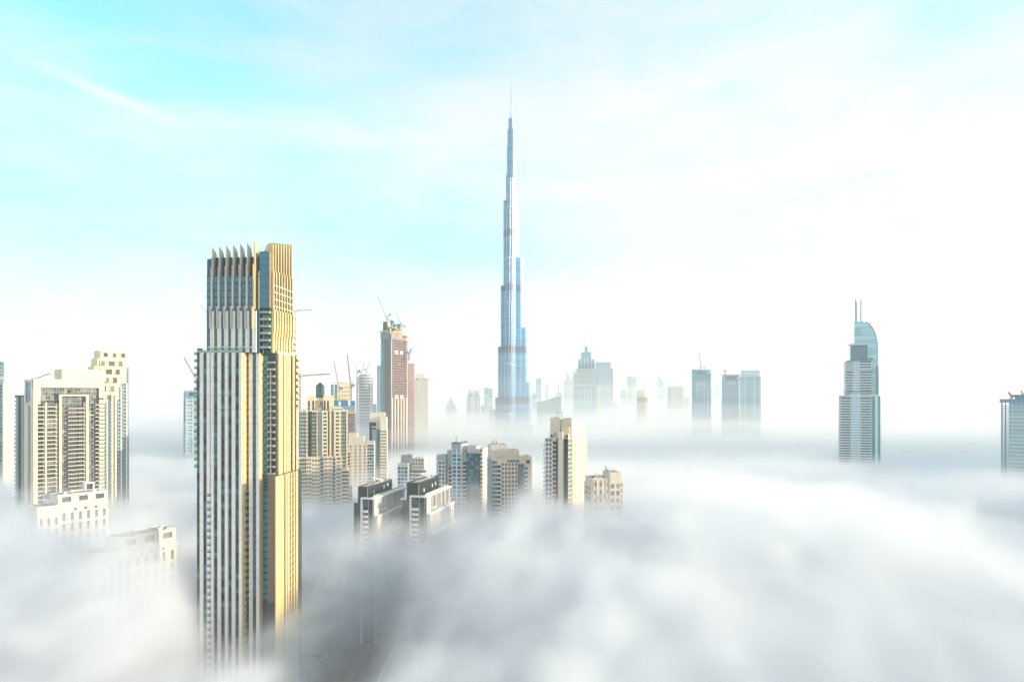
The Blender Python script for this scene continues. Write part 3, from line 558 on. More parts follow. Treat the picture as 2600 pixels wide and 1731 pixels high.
def dark_block(label, fl, fc, fr, fy, pl, pc, pr, py, D, wing):
    """charcoal penthouse on a pale framed body; front narrow, long side running away to the right"""
    b = Bld('apartment_block', label, fl, fc, fr, D, -13, 'R', 'pair of charcoal blocks with pale frames')
    zt = b.z(fy); fh = 3.4; W, Dp = b.W, b.Dp
    T = b.tier(.6, W, .6, Dp, 0, zt, 'charcoal', 'wall')
    # penthouse set back
    y0 = 5.0; x1 = b.u(pc, y0); x0 = b.u(pl, y0); dp = b.v(pr, x1)
    zp = b.z(py, x1, y0)
    P = b.tier(x0, x1, y0, dp, 0, zp, 'charcoal', 'penthouse'); P.parapet('charcoal', .8); b.box('corner_trim', 'white_paint', x1-.02, x1+.12, y0-.14, y0, zt, zp)
    for k in (.22, .62, .78): P.one('hatch', 'beige_grey', 'R', k*(dp-y0), k*(dp-y0)+2.0, .02, .15, zt+1.2+3.0*k, zt+3.6+3.0*k)
    nr = int((dp-y0)/1.6)
    for i in range(nr): P.box('roof_vent', 'beige_grey', 'R', i*1.6+.2, i*1.6+.8, -3.6, -3.0, zp, zp+1.1, True)
    for i in range(int((x1-x0)/.9)): P.box('cladding_rib', 'dark_metal', 'F', i*.9+.1, i*.9+.25, .01, .12, zt, zp, True)
    for i in range(int((dp-y0)/.9)): P.box('cladding_rib', 'dark_metal', 'R', i*.9+.1, i*.9+.25, .01, .12, zt, zp, True)
    xm = (x0+x1)/2; ym = y0+(dp-y0)*.7
    b.box('roof_crane', 'white_paint', xm-1, xm+1, ym-2, ym+2, zp, zp+2.0); b.beam('roof_crane', 'white_paint', (xm, ym, zp+2), (xm-3, ym-6, zp+3.8), .5); b.box('roof_crane', 'white_paint', xm-3.6, xm-2.4, ym-6.8, ym-5.6, zp+3.2, zp+4.4)
    # front: pale portal with balconies, charcoal panel, glass strip
    T.box('frame', 'white_paint', 'F', -.6, .5, 0, 1.6, 0, zt+.4); T.box('frame', 'white_paint', 'F', -.6, W-.4, -.4, 1.62, zt+.4, zt+1.5)
    T.balc('F', fh, 1.9, 'white_paint', 'white_paint', .9, W*.48, 20, zt-4.5, 1.2, 'dark_glass', th=.4); T.one('window', 'blue_glass', 'F', 1.2, W*.46, .02, .1, zt-4, zt-.6)
    T.box('trim', 'white_paint', 'F', W*.52, W*.52+.14, .02, .2, 0, zt); T.box('trim', 'white_paint', 'F', W*.86, W*.86+.14, .02, .2, 0, zt); T.curtain('F', 2, fh, 'dark_glass', 'charcoal', W*.6, W*.82, 20, zt, False)
    # long side: thin roof slab on tall pale fins, lower tier steps out
    z1 = zt-11.5; z2 = z1-13
    T.box('roof_slab', 'white_paint', 'R', -.6, T.L('R')+1.5, -2, 1.2, zt+.4, zt+1.48)
    b.box('terrace_deck', 'roof_grey', .8, W-.5, .8, Dp-.5, zt, zt+.38); T.box('terrace_rail', 'rail_glass', 'R', 3, T.L('R'), -1.6, -1.5, zt+1.5, zt+2.5)
    n = 13; Ls = T.L('R')
    T.box('side_wall', 'beige_grey', 'R', 0, Ls*.16, .02, .6, z1, zt)
    for i in range(n):
        a = Ls*(.17+.82*i/n); T.one('fin', 'beige_grey', 'R', a+(.9 if i % 3 else .3), a+(1.7 if i % 3 else 1.9), .02, .8, z1, zt+.38); T.one('window', 'dark_glass', 'R', a-.5, a+.3, .02, .1, z1+.4, zt-.4)
    T.balc('R', fh, 1.6, 'white_paint', 'white_paint', Ls*.2, Ls*.34, z1-1, z1+6.5, 1.0, back=False)
    D2 = b.tier(W+.01, W+2.6, 1.2, Dp+2, 0, z1, 'beige_grey', 'side_wing'); D2.box('roof_slab', 'white_paint', 'R', -.2, D2.L('R')+1, -2.5, .5, z1, z1+1.0)
    L2 = D2.L('R')
    for i in range(11):
        a = L2*(.14+.85*i/11)
        D2.one('fin', 'white_paint', 'R', a, a+.8, .02, .7, z2, z1-.02)
        for k in range(3): D2.one('window', 'dark_glass', 'R', a+1.0, a+2.4, .02, .1, z1-3.6-3.6*k, z1-1.0-3.6*k)
    D2.balc('R', fh, 1.5, 'white_paint', 'white_paint', L2*.4, L2*.52, z2+2, z1-1, 1.0, back=False); D2.balc('R', fh, 1.5, 'white_paint', 'white_paint', L2*.72, L2*.84, z2+2, z1+1, 1.0, back=False)
    D3 = b.tier(W+2.62, W+4.2, 2.6, Dp+3, 0, z2, 'beige_grey', 'side_wing'); D3.box('roof_slab', 'white_paint', 'R', -.2, D3.L('R')+.5, -1.4, .4, z2, z2+.8)
    D3.punch('R', 9, fh, 1.8, 2.0, 'beige_grey', 'dark_glass', z0=10, z1=z2-.02, ind=False)
    # low wing on the left
    zw = b.z(1282 if wing else 1275); Wg = b.tier(x0-4.5, x0-.02, y0+3, y0+16, 0, zw, 'charcoal', 'side_wing'); b.box('roof_slab', 'white_paint', x0-5.6, x0-.05, y0+2, y0+16.5, zw, zw+.9)
    b.finish()
dark_block('charcoal block with pale frame beside the cream lantern tower', 917, 947, 1027, 1269, 909, 933, 996, 1238, 450, True)
dark_block('charcoal block with pale frame in front of the small round-fronted building', 1041, 1081, 1142, 1264, 1033, 1063, 1115, 1228, 455, False)

def beige_tower_tall():
    b = Bld('residential_tower', 'tall beige tower with twin blank stair shafts on its roof', 1383, 1442, 1487, 512, -28, 'R')
    q = lambda x: 1080+x/4.361; uu = lambda x: b.u(q(x)); zz = lambda y: b.z(1040+y/4.361); fh = 3.4; W, Dp = b.W, b.Dp; vv = lambda x: b.v(q(x))
    zt = zz(320)
    T = b.tier(0, W, 0, Dp, 0, zt, 'beige_grey', 'wall')
    # shaded front: balcony column, punched columns, glass recess, round pier, glass strip
    w = lambda a, c: (uu(a), uu(c))
    T.punch('F', 2, fh, 1.6, 2.0, 'beige_grey', 'dark_glass', *w(1330, 1405), 15, zt); T.balc('L', fh, 1.6, 'beige_grey', 'beige_grey', .3, 4.5, 15, zt-3, .9); T.balc('L', fh, 1.4, 'beige_grey', 'beige_grey', 7, 10, 15, zt-3, .9)
    T.balc('F', fh, 1.5, 'beige_grey', 'beige_grey', *w(1412, 1450), 15, zt-2, .8); T.curtain('F', 2, fh, 'dark_glass', 'charcoal', *w(1450, 1472), 15, zt)
    pc = (uu(1500), -.2); r = (uu(1532)-uu(1472))/2
    b.prism('round_pier', 'beige', [(pc[0]+r*math.cos(t*math.pi/12), pc[1]+r*.55*math.sin(t*math.pi/12)) for t in range(24)], 0, zt+5)
    T.curtain('F', 3, fh, 'dark_glass', 'charcoal', uu(1534), W, 15, zt)
    # lit side: glass corner then punched windows
    T.curtain('R', 3, fh, 'green_glass', 'cream_pale', 0, vv(1625), 15, zt, sp=.5); T.punch('R', 3, fh, 1.3, 1.9, 'cream', 'grey_glass', vv(1625), Dp, 15, zt); T.balc('R', fh, 1.2, 'cream', 'cream', Dp-1.5, Dp+1.2, 15, zt-4, .8)
    # upper tiers
    z2, z3 = zz(200), zz(95)
    t2 = b.tier(uu(1460), W-.3, 2.0, Dp-1, zt, zz(262), 'beige', 'wall'); t2.punch('F', 3, 9, 1.8, 1.9, 'beige', 'dark_glass', head=1.4, dep=.3)
    t3 = b.tier(W-7, W-.5, 3.5, Dp-.6, zt+.01, z2, 'cream', 'wall'); t3.punch('R', 3, 5.2, 1.3, 1.9, 'cream', 'grey_glass', head=2.2, dep=.3); t3.parapet('cream', .6)
    for x0, x1, d in ((1383, 1490, 6), (1525, 1622, 6.5)):
        s = b.tier(b.u(q(x0), 5), b.u(q(x1), 5), 5, 5+d, zt-.01, z3 if x0 < 1500 else z3-.3, 'beige', 'stair_shaft'); s.parapet('beige', .3)
    b.tier(b.u(q(1490), 6)+.02, b.u(q(1525), 6)-.02, 6.2, 10, zt-.02, z3-1, 'beige_grey', 'stair_shaft')
    t4 = b.tier(W-9, W-1.2, vv(1640), vv(1735), zt-.01, zz(160), 'beige_grey', 'plant_room'); t4.box('louvre', 'brick_brown', 'F', 3, 7, .02, .2, zz(185), zz(165)); t4.parapet('beige', .5)
    t5 = b.tier(uu(1360), uu(1405), 3, 9, zt, zz(260), 'beige_grey', 'wall'); t5.punch('F', 1, 8, 2, 2, 'beige_grey', 'dark_glass', head=1.5, dep=.3)
    for x in (1462, 1505): b.beam('roof_mast', 'dark_metal', (b.u(q(x), 6), 7, z3-1), (b.u(q(x), 6), 7, z3+4.5), .25); b.beam('roof_mast', 'dark_metal', (b.u(q(x), 6)-1.4, 7, z3+4.4), (b.u(q(x), 6)+.6, 7, z3+4.4), .2)
    b.finish()
beige_tower_tall()

def beige_tower_terraced():
    b = Bld('residential_tower', 'beige tower with stepped roof terraces and a green glass corner', 1240, 1249, 1352, 545, 12, 'L')
    q = lambda x: 1080+x/4.361; uu = lambda x: b.u(q(x)); zz = lambda y: b.z(1040+y/4.361); fh = 3.45; W, Dp = b.W, 20
    zt = zz(548)
    T = b.tier(0, uu(1100), 0, Dp, 0, zt, 'beige', 'wall')
    T.punch('F', 5, fh, 1.5, 2.1, 'beige', 'dark_glass', uu(838), uu(1022), 15, zt-2.6); T.curtain('F', 3, fh, 'teal_glass', 'white_paint', .1, uu(795), 15, zt-.5, sp=.6); T.balc('F', fh, 1.5, 'white_paint', 'white_paint', uu(790), uu(836), 15, zt-4.5, .9)
    T.curtain('F', 5, fh, 'teal_glass', 'grey_panel', uu(1022), uu(1098), 15, zt-4); T.curtain('F', 10, 3.0, 'dark_glass', 'white_paint', uu(905), uu(1040), zt-4.1, zt-.6); T.punch('L', 4, fh, 1.4, 2.0, 'grey_panel', 'dark_glass', None, None, 15, zt); T.balc('L', fh, 1.0, 'grey_panel', 'grey_panel', 1, 4, 15, zt, .9)
    T.parapet('beige', .7)
    t2 = b.tier(uu(1100)+.02, W, 2, Dp-3, 0, zz(528), 'beige', 'wall'); t2.one('window', 'dark_glass', 'F', uu(1122)-t2.x0, uu(1160)-t2.x0, .02, .12, zz(605), zz(568)); t2.balc('F', fh, 1.1, 'white_paint', 'white_paint', 0, 3, 15, zz(640), .9); t2.parapet('beige', .7)
    t3 = b.tier(.3, uu(1050), 4, Dp-2, zt, zz(460), 'beige', 'wall'); t3.parapet('beige', .7)
    t4 = b.tier(.2, uu(928), 8, Dp-1, zt-.01, zz(402), 'beige_grey', 'wall'); t4.parapet('beige_grey', .6)
    for x in (765, 810): b.beam('roof_mast', 'dark_metal', (uu(x), 9, zz(402)), (uu(x), 9, zz(350)), .25)
    b.beam('roof_mast', 'dark_metal', (uu(765), 9, zz(350)), (uu(810), 9, zz(350)), .25)
    b.beam('roof_arm', 'cream_pale', (uu(790), 2, zt), (uu(830), 2, zt+3), .3)
    b.finish()
beige_tower_terraced()

def beige_block_low():
    b = Bld('residential_block', 'low pale block with a slanting roof arm, barely clear of the fog', 1478, 1504, 1584, 470, 12, 'L')
    q = lambda x: 1080+x/4.361; uu = lambda x: b.u(q(x)); zz = lambda y: b.z(1040+y/4.361); fh = 3.5; W, Dp = b.W, 18
    T = b.tier(0, uu(1860), 2.5, Dp, 0, zz(830), 'beige', 'wall'); T.punch('L', 2, fh, 3.6, 2.6, 'beige', 'blue_glass', .5, 12, 20, zz(850)); T.parapet('beige', .5)
    M_ = b.tier(uu(1860)-.5, uu(2040), 1.0, Dp-2, 0, zz(765), 'beige', 'wall'); M_.punch('F', 3, 5.5, 1.6, 3.0, 'beige', 'grey_glass', None, None, 15, None, head=2.4); M_.balc('F', 7.5, 1.3, 'beige', 'rail_glass', 3, 9, 30, zz(850), 1.0, back=False); M_.parapet('beige', .6)
    R_ = b.tier(uu(2040)+.02, uu(2160), 0, Dp-4, 0, zz(705), 'beige', 'wall'); R_.punch('F', 2, 5.0, 2.4, 3.1, 'beige', 'grey_glass', None, None, 15, None, head=7.5); R_.parapet('beige', .5)
    E_ = b.tier(uu(2160)+.02, W, 2, Dp-6, 0, zz(815), 'beige', 'wall'); E_.punch('F', 1, 4, 1.2, 2.4, 'beige', 'grey_glass', z0=15); E_.parapet('beige', .4)
    for px in (1870, 1905, 1960, 2005): M_.box('buttress', 'beige', 'F', uu(px)-M_.x0-.3, uu(px)-M_.x0+.3, .02, .9, 0, zz(775))
    z = zz(765); b.beam('roof_arm', 'white_paint', (uu(1890), 6, z+.3), (uu(1950), 8, z+4), .5); b.box('roof_arm', 'dark_metal', uu(1880), uu(1900), 5, 7, z, z+1.2)
    zr = zz(705); b.beam('roof_boom', 'dark_metal', (uu(2050), 5, zr), (uu(2012), 4, zr+4.5), .4)
    for x in (2095, 2125): b.beam('roof_mast', 'steel_pale', (uu(x), 6, zr), (uu(x), 6, zr+3), .2)
    b.finish()
beige_block_low()

def glass_beige_tower():
    b = Bld('residential_tower', 'grey and teal glazed tower with a tall square stair block', 1107, 1172, 1222, 600, -20, 'R')
    q = lambda x: 1080+x/4.361; uu = lambda x, y=0: b.u(q(x), y); zz = lambda y: b.z(1040+y/4.361); fh = 3.5; W = b.W
    a = b.tier(uu(118), uu(210), 1, 12, 0, zz(515), 'grey_panel', 'wall'); a.curtain('F', 2, fh, 'blue_glass', 'white_paint', 2.0, None, 20, zz(570), mw=.7, sp=.8); a.punch('R', 1, fh, 1.5, 1.8, 'beige', 'grey_glass', z0=20); a.parapet('grey_panel', .5)
    c = b.tier(uu(220), uu(298), 4, 14, 0, zz(455), 'grey_panel', 'wall'); c.balc('F', fh, 1.4, 'beige', 'beige', 2, 5.5, 20, zz(640), .9)
    m = b.tier(uu(298), uu(405), -1.5, 13, 0, zz(370), 'grey_panel', 'wall'); m.curtain('F', 2, fh, 'blue_glass', 'white_paint', .6, None, 20, zz(480), mw=.9, sp=.8); m.curtain('F', 2, 5, 'grey_glass', 'white_paint', .6, None, zz(478), zz(430), mw=.9); m.punch('R', 1, fh, 2.0, 2.0, 'cream_pale', 'grey_glass', 1.5, 8, 20, zz(420)); m.parapet('charcoal', .5)
    g = b.tier(uu(405)+.02, uu(600), 1.5, 16, 0, zz(480), 'grey_panel', 'wall'); g.curtain('F', 6, fh, 'teal_glass', 'steel_blue', 3.5, None, 20, None); g.balc('F', fh, 1.6, 'white_paint', 'white_paint', .4, 3.3, 20, zz(575), .9); g.balc('R', fh, 1.4, 'beige', 'beige', 0, 5, 20, zz(430), .9); g.parapet('grey_panel', .6)
    g2 = b.tier(uu(450), uu(545), 3, 14, 0, zz(405), 'beige_grey', 'wall'); g2.parapet('beige_grey', .6); g3 = b.tier(uu(545)+.02, uu(600)+1.5, 4, 15, 0, zz(435), 'beige', 'wall'); g3.parapet('white_paint', .5)
    z = zz(370)
    for x in (318, 330): b.beam('roof_mast', 'dark_metal', (uu(x), 4, z), (uu(x), 4, z+5.5), .22)
    b.beam('roof_mast', 'dark_metal', (uu(308), 4, z+5.3), (uu(346), 4, z+5.3), .22)
    b.finish()
glass_beige_tower()

def round_front_building():
    b = Bld('residential_block', 'small pale building with a curved glazed front between taller towers', 1008, 1046, 1084, 650, -10, 'R')
    q = lambda x: 740+x/3.267; uu = lambda x, y=0: b.u(q(x), y); zz = lambda y: b.z(960+y/3.267); fh = 3.4
    a = b.tier(uu(880), uu(965), 0, 14, 0, zz(712), 'beige_grey', 'wall'); a.curtain('F', 3, fh, 'blue_glass', 'white_paint', None, None, 20, zz(730), mw=.5, sp=.7); a.punch('R', 1, fh, 1.5, 1.8, 'beige', 'grey_glass', 0, 4, 20); a.parapet('white_paint', .6)
    t = b.tier(uu(895), uu(990), 5, 15, 0, zz(645), 'grey_panel', 'wall'); t.parapet('grey_panel', .5)
    cx, cy = uu(1035, 6), 9; R = (uu(1115, 6)-uu(965, 6))/2
    for k in range(14):
        z = zz(765)-k*fh; pts = [(cx+R*math.cos(i*math.pi/16), cy+R*.75*math.sin(i*math.pi/16)) for i in range(32)]
        b.prism('curved_glazing', 'teal_glass', pts, z-fh+.9, z); b.prism('curved_band', 'white_paint', [(cx+(x-cx)*1.03, cy+(y-cy)*1.03) for x, y in pts], z-fh, z-fh+.88)
    up = b.tier(uu(1000, 5), uu(1100, 5), 5, 14, zz(765), zz(668), 'cream_pale', 'wall'); up.punch('F', 4, fh, 1.9, 2.0, 'cream_pale', 'grey_glass'); up.punch('R', 2, fh, 1.6, 2.0, 'cream_pale', 'grey_glass'); up.parapet('white_paint', .6)
    b.beam('roof_arm', 'white_paint', (uu(975), 3, zz(712)), (uu(1003), 6, zz(648)), .4)
    b.finish()
round_front_building()

def slim_beige_tower():
    b = Bld('residential_tower', 'slim beige tower with a blank upper wall and small square windows', 937, 982, 996, 760, 8, 'R')
    q = lambda x: 740+x/3.267; uu = lambda x, y=0: b.u(q(x), y); zz = lambda y: b.z(960+y/3.267); fh = 3.4; Dp = 18
    A = b.tier(uu(672), uu(745), 1.2, Dp, 0, zz(425), 'grey_panel', 'wall'); A.curtain('F', 3, fh, 'blue_glass', 'grey_panel', 4.5, None, 20, None, ind=False)
    A0 = b.tier(uu(645), uu(700), 3, Dp, 0, zz(365), 'steel_blue', 'wall'); A0.curtain('F', 3, fh, 'dark_glass', 'grey_panel', None, None, 20, None, ind=False); A0.balc('F', fh, 1.4, 'white_paint', 'white_paint', 3, 7.5, 40, zz(380), .9)
    R = b.tier(uu(735), b.W, 0, Dp, 0, zz(322), 'cream_pale', 'wall'); R.punch('F', 4, fh, 1.3, 1.8, 'cream_pale', 'grey_glass', None, None, 20, zz(430)); R.punch('R', 3, fh, 1.3, 1.8, 'cream_pale', 'grey_glass', None, None, 20, zz(430)); R.parapet('cream_pale', .8)
    U = b.tier(uu(648), uu(775), 4, Dp-.5, 0, zz(290), 'cream_pale', 'wall'); U.parapet('cream_pale', .6); b.box('plant_room', 'brick_brown', uu(778), uu(815), 3, 8, zz(322), zz(312))
    b.finish()
slim_beige_tower()

def stepped_beige_block():
    b = Bld('residential_block', 'beige block with stepped roof and square windows behind the lantern tower', 884, 932, 950, 720, 8, 'R')
    q = lambda x: 740+x/3.267; uu = lambda x, y=0: b.u(q(x), y); zz = lambda y: b.z(960+y/3.267); fh = 3.45; Dp = 20
    A = b.tier(0, uu(628), 0, Dp, 0, zz(540), 'beige', 'wall'); A.punch('F', 4, fh, 1.6, 1.9, 'beige', 'grey_glass', .2, None, 15, None, head=2); A.parapet('beige', .6)
    G = b.tier(uu(628)+.02, uu(685), .5, Dp, 0, zz(532), 'beige', 'wall'); G.curtain('F', 3, fh, 'teal_glass', 'white_paint', None, None, 15, zz(545), sp=.6); G.parapet('beige', .6)
    U = b.tier(.3, uu(600), 3, Dp-2, 0, zz(490), 'cream_pale', 'wall'); U.parapet('cream_pale', .6); V = b.tier(.1, uu(545), 6, Dp-1, 0, zz(462), 'cream_pale', 'wall'); V.parapet('cream_pale', .5)
    C = b.tier(uu(470)-1, uu(490), -2, 3, 0, zz(612), 'beige', 'wall'); C.balc('F', fh, 1.2, 'beige', 'beige', None, None, 15, None, .9)
    b.finish()
stepped_beige_block()

def fog_block(label, xl, xc, xr, D, deg, ytop, pxf, zf):
    """pale block with a framed open roof storey, half swallowed by fog"""
    b = Bld('residential_block', label, xl, xc, xr, D, deg, 'L', 'pale blocks sunk in the fog')
    W = b.W; Dp = 15; zt = b.z(ytop, W); fh = 3.4
    T = b.tier(0, W, 0, Dp, 0, zt-6.5, 'cream_pale', 'wall')
    T.punch('F', 6, 7.0, 1.8, 5.2, 'cream_pale', 'dark_glass', W*.3, W, 2, zt-11); T.punch('F', 3, 7, 1.6, 5, 'cream_pale', 'dark_glass', 0, W*.3, 2, zt-13); T.box('cornice', 'cream_pale', 'F', W*.25, W+.3, .02, .9, zt-8.2, zt-7.6); T.punch('R', 4, 7, 1.6, 5, 'cream_pale', 'dark_glass', None, None, 2, zt-11)
    for i in range(3): T.one('window', 'dark_glass', 'F', W*(.5+.15*i), W*(.5+.15*i)+1.8, .02, .1, zt-10.6, zt-9)
    U = b.tier(W*.28, W, .8, Dp-1, zt-6.5, zt, 'cream_pale', 'roof_storey'); U.punch('F', 3, 20, W*.13, 3.4, 'cream_pale', 'grey_glass', None, None, None, None, head=1.3, dep=.7); U.parapet('cream_pale', .4); T.parapet('cream_pale', .5)
    b.one('roof_unit', 'steel_pale', W*.8, W*.86, 3, 5, zt, zt+1.2); b.one('roof_unit', 'steel_pale', W*.9, W*.97, 2.5, 4, zt, zt+.7)
    b.finish()
fog_block('pale block with three square roof openings in front of the portal tower', 80, 95, 274, 430, 52, 1245, None, None)
fog_block('pale block with three square roof openings beside the finned tower', 238, 250, 447, 350, 61, 1341, None, None)

def fog_frame():
    b = Bld('residential_block', 'pale flat-roofed block with an open square roof frame rising from fog', 120, 128, 240, 490, 52, 'L')
    W = b.W; z = b.z(1226, b.W); Dp = 12
    b.tier(0, W*.92, 0, Dp, 0, z-9, 'cream_pale', 'wall'); b.box('grey_roof', 'grey_panel', 0, W*.75, .5, Dp-.5, z-9, z-6)
    x0 = W*.78
    for x in (x0, W-.9): b.box('frame', 'white_paint', x, x+.9, 0, 5, z-9, z)
    b.box('frame', 'white_paint', x0-.3, W+.3, -.2, 5.2, z, z+.9); b.box('pane', 'grey_glass', x0+.9, W-.9, 2, 2.1, z-9, z); b.beam('roof_edge', 'steel_blue', (0, .3, z-2), (x0, .3, z-5.5), .4)
    b.finish()
fog_frame()
# low roofs glimpsed through the gap in the fog
random.seed(11)
low = [(-48, 405, 28, 16, 9, 'white_paint', 'low flat roof with a pale rim beside the road'), (-40, 436, 24, 20, 7, 'roof_grey', 'low grey roof second from the road corner'), (-44, 470, 30, 18, 11, 'beige_grey', 'low beige-grey roof in the row along the road'), (-36, 505, 26, 22, 8, 'roof_grey', 'low grey roof farthest along the road'),
       (-140, 400, 26, 18, 8, 'roof_grey', 'low dark roof left of the road below the striped tower'), (-165, 440, 30, 20, 10, 'beige_grey', 'low wide roof left of the road')]
for x, y, wx, wy, h, mat, lab in low:
    t = Thing('low_building', lab, 'building', (x, y, 0), math.radians(-14), 'low buildings under the fog')
    t.box('wall', mat, 0, wx, 0, wy, 0, h); t.box('roof', 'roof_grey', .5, wx-.5, .5, wy-.5, h, h+.06)
    for a in ((0, wx, 0, .5), (0, wx, wy-.5, wy), (0, .5, .502, wy-.502), (wx-.5, wx, .502, wy-.502)): t.box('parapet', 'white_paint' if mat == 'white_paint' else 'beige_grey', *a, h, h+.9)
    t.box('roof_pit', 'charcoal', wx*.25, wx*.7, wy*.2, wy*.7, h+.07, h+2.2); t.obj('roof_unit', unit('steel_pale')).matrix_local = Matrix.Translation((wx*.78, wy*.3, h+.07)) @ Matrix.Diagonal((wx*.1, wy*.2, 1.4, 1)); t.obj('roof_unit', unit('steel_pale')).matrix_local = Matrix.Translation((wx*.1, wy*.6, h+.07)) @ Matrix.Diagonal((wx*.08, wy*.2, 1.2, 1))
    for i in range(6): t.box('window', 'dark_glass', wx*(.08+.15*i), wx*(.08+.15*i)+1.8, -.06, -.01, 1.5, h-2, True)
    t.finish()

# ---------------------------------------------------------------- towers beyond
class Far(Thing):
    """tower further off, seen square on: tiers given as photo columns at its distance"""
    def __init__(s, name, label, xm, D, rz=0.0, group=None):
        s.D, s.xm = D, xm; p = pix(xm, HY, D); th = math.atan((xm-1300)/F); s.k = math.cos(th); super().__init__(name, label, 'building', (p.x, D, 0), math.radians(rz)-th, group)
    def X(s, px): return (px-s.xm)/F*s.D*s.k
    def Z(s, py): return H-(py-HY)/F*s.D
    def tier(s, x0, x1, yt, mat, y0=0, dep=None, part='wall', zb=0, ribs=0, ribmat=None, floors=0, flmat=None, ribw=.14):
        a, c, z = s.X(x0), s.X(x1), s.Z(yt); d = dep or (c-a)
        s.box(part, mat, a, c, y0, y0+d, zb, z); t = Tier(s, a, c, y0, y0+d, zb, z)
        for i in range(ribs+1 if ribs else 0):
            x = (c-a)*i/ribs; rw = (c-a)/ribs*ribw
            t.box('rib', ribmat, 'F', max(0, x-rw), min(c-a, x+rw), .02, .9, zb, z, True)
        if floors:
            zt = z-.5
            while zt > max(zb, 20):
                t.box('floor_band', flmat, 'F', 0, c-a, .02, .6, zt-floors*.35, zt, True); t.box('floor_band', flmat, 'R', 0, d, .02, .6, zt-floors*.35, zt, True); t.box('floor_band', flmat, 'L', 0, d, .02, .6, zt-floors*.35, zt, True); zt -= floors
        return t
    def mast(s, px, y0, y1, t=1.0, mat='steel_pale', y=5, part='mast'): s.beam(part, mat, (s.X(px), y, s.Z(y0)), (s.X(px), y, s.Z(y1)), t)

def construction_tower():
    b = Bld('unfinished_tower', 'tall unfinished concrete tower with yellow formwork and cranes on top', 967, 992, 1036, 1100, -26, 'R')
    q = lambda x: 740+x/4.126; uu = lambda x, y=0: b.u(q(x), y); vv = lambda x: b.v(q(x)); zz = lambda y: b.z(740+y/4.126); fh = 3.7; W, Dp = b.W, b.Dp
    zt = zz(440)
    T = b.tier(0, W, 0, Dp, 0, zt, 'charcoal', 'core')
    # left, shaded face: glazed strips and concrete piers
    T.curtain('F', 2, fh, 'far_teal', 'concrete', .2, W*.32, 20, zz(500), ind=False, mw=.5); 
    for i in range(4): T.box('pier', 'concrete', 'F', W*(.36+.17*i), W*(.36+.17*i)+1.0, .02, .9, 0, zt)
    # right, sunlit face: concrete frame, each floor a slab, bays between columns
    for k in range(60):
        z = zt-1-k*fh*1.1
        if z < 20: break
        T.one('floor_slab', 'concrete_rose' if 6 < k < 40 else 'concrete', 'R', 0, Dp, .02, 1.3, z-1.2, z); T.one('floor_slab', 'concrete', 'F', W*.33, W, .02, .8, z-.7, z)
        if k % 3 == 0: T.one('hoarding', 'red_net' if k % 2 else 'concrete_rose', 'R', Dp*(.30+.08*(k % 5)), Dp*(.36+.08*(k % 5)), .05, .9, z+.02, z+fh-1.1)
    for i in range(10): T.one('column', 'cream_pale' if i in (0, 9) else 'concrete_rose', 'R', Dp*i/10+.3, Dp*i/10+1.2, .03, 1.6, 0, zt)
    for i in (2, 5): T.one('parapet_panel', 'cream_pale', 'R', Dp*i/10+.2, Dp*(i+1.6)/10, .1, 1.75, zz(650), zz(615)); T.one('parapet_panel', 'cream_pale', 'R', Dp*i/10+.2, Dp*(i+1.6)/10, .1, 1.75, zz(1120), zz(1085))
    for k in range(6): T.box('lower_column', 'cream_pale', 'R', Dp*k/6+.6, Dp*k/6+2.6, .05, 2.2, 0, zz(1110))
    # screens and formwork round the top floors
    z5, z6 = zz(495), zz(432)
    for i in range(5): T.one('screen', 'steel_blue' if i % 2 else 'mauve_panel', 'F', W*i/5, W*(i+1)/5-.3, .9, 1.2, z5, z6+2)
    for i in range(5): T.one('screen', 'concrete_rose' if i % 2 else 'mauve_panel', 'R', Dp*i/5, Dp*(i+1)/5-.3, 1.7, 2.0, z5, z6+(2 if i < 3 else -6))
    T.box('formwork', 'yellow_form', 'F', -2, W+2, 1.3, 2.6, z6+1.5, z6+3.5); T.box('formwork', 'yellow_form', 'R', 2.6, Dp*.66, 2.1, 3.4, z6+1.5, z6+3.5); T.box('formwork', 'yellow_form', 'R', Dp*.72, Dp+1, 2.1, 3.4, z6-9, z6-6.5)
    random.seed(5)
    for i in range(14):
        x, y = random.uniform(1, W-6), random.uniform(2, Dp-6); h = random.uniform(6, 22)*(1 if y < Dp*.7 else .4)
        b.one('core_wall', random.choice(['steel_blue', 'charcoal', 'concrete', 'steel_blue']), x, x+random.uniform(3, 6), y, y+random.uniform(2, 7), zt, zt+h)
    for i in range(6): b.one('formwork', 'yellow_form', W-7+i*.2, W+.5, 3+i*3.6, 5.4+i*3.6, zt+10-i*.7, zt+12-i*.7)
    # lower wing behind on the right
    yw = Dp+.5; xw = W-4; Wg = b.tier(xw-12, xw+1, yw, yw+b.v(1051, xw)-Dp, 0, b.z(921, W, Dp), 'concrete', 'wing')
    for k in range(52):
        z = Wg.z1-k*fh
        if z < 20: break
        Wg.one('wing_slab', 'concrete_rose', 'R', 0, Wg.L('R'), .02, 1.2, z-1.1, z)
    for i in range(4): Wg.box('wing_column', 'concrete_rose', 'R', Wg.L('R')*i/4, Wg.L('R')*i/4+1.6, .03, 1.5, 0, Wg.z1)
    for i in range(20): T.one('hoist_platform', 'steel_blue', 'F', -2.2, -.1, .2, 1.4, zt-20-i*9, zt-18.6-i*9)
    b.finish()
construction_tower()

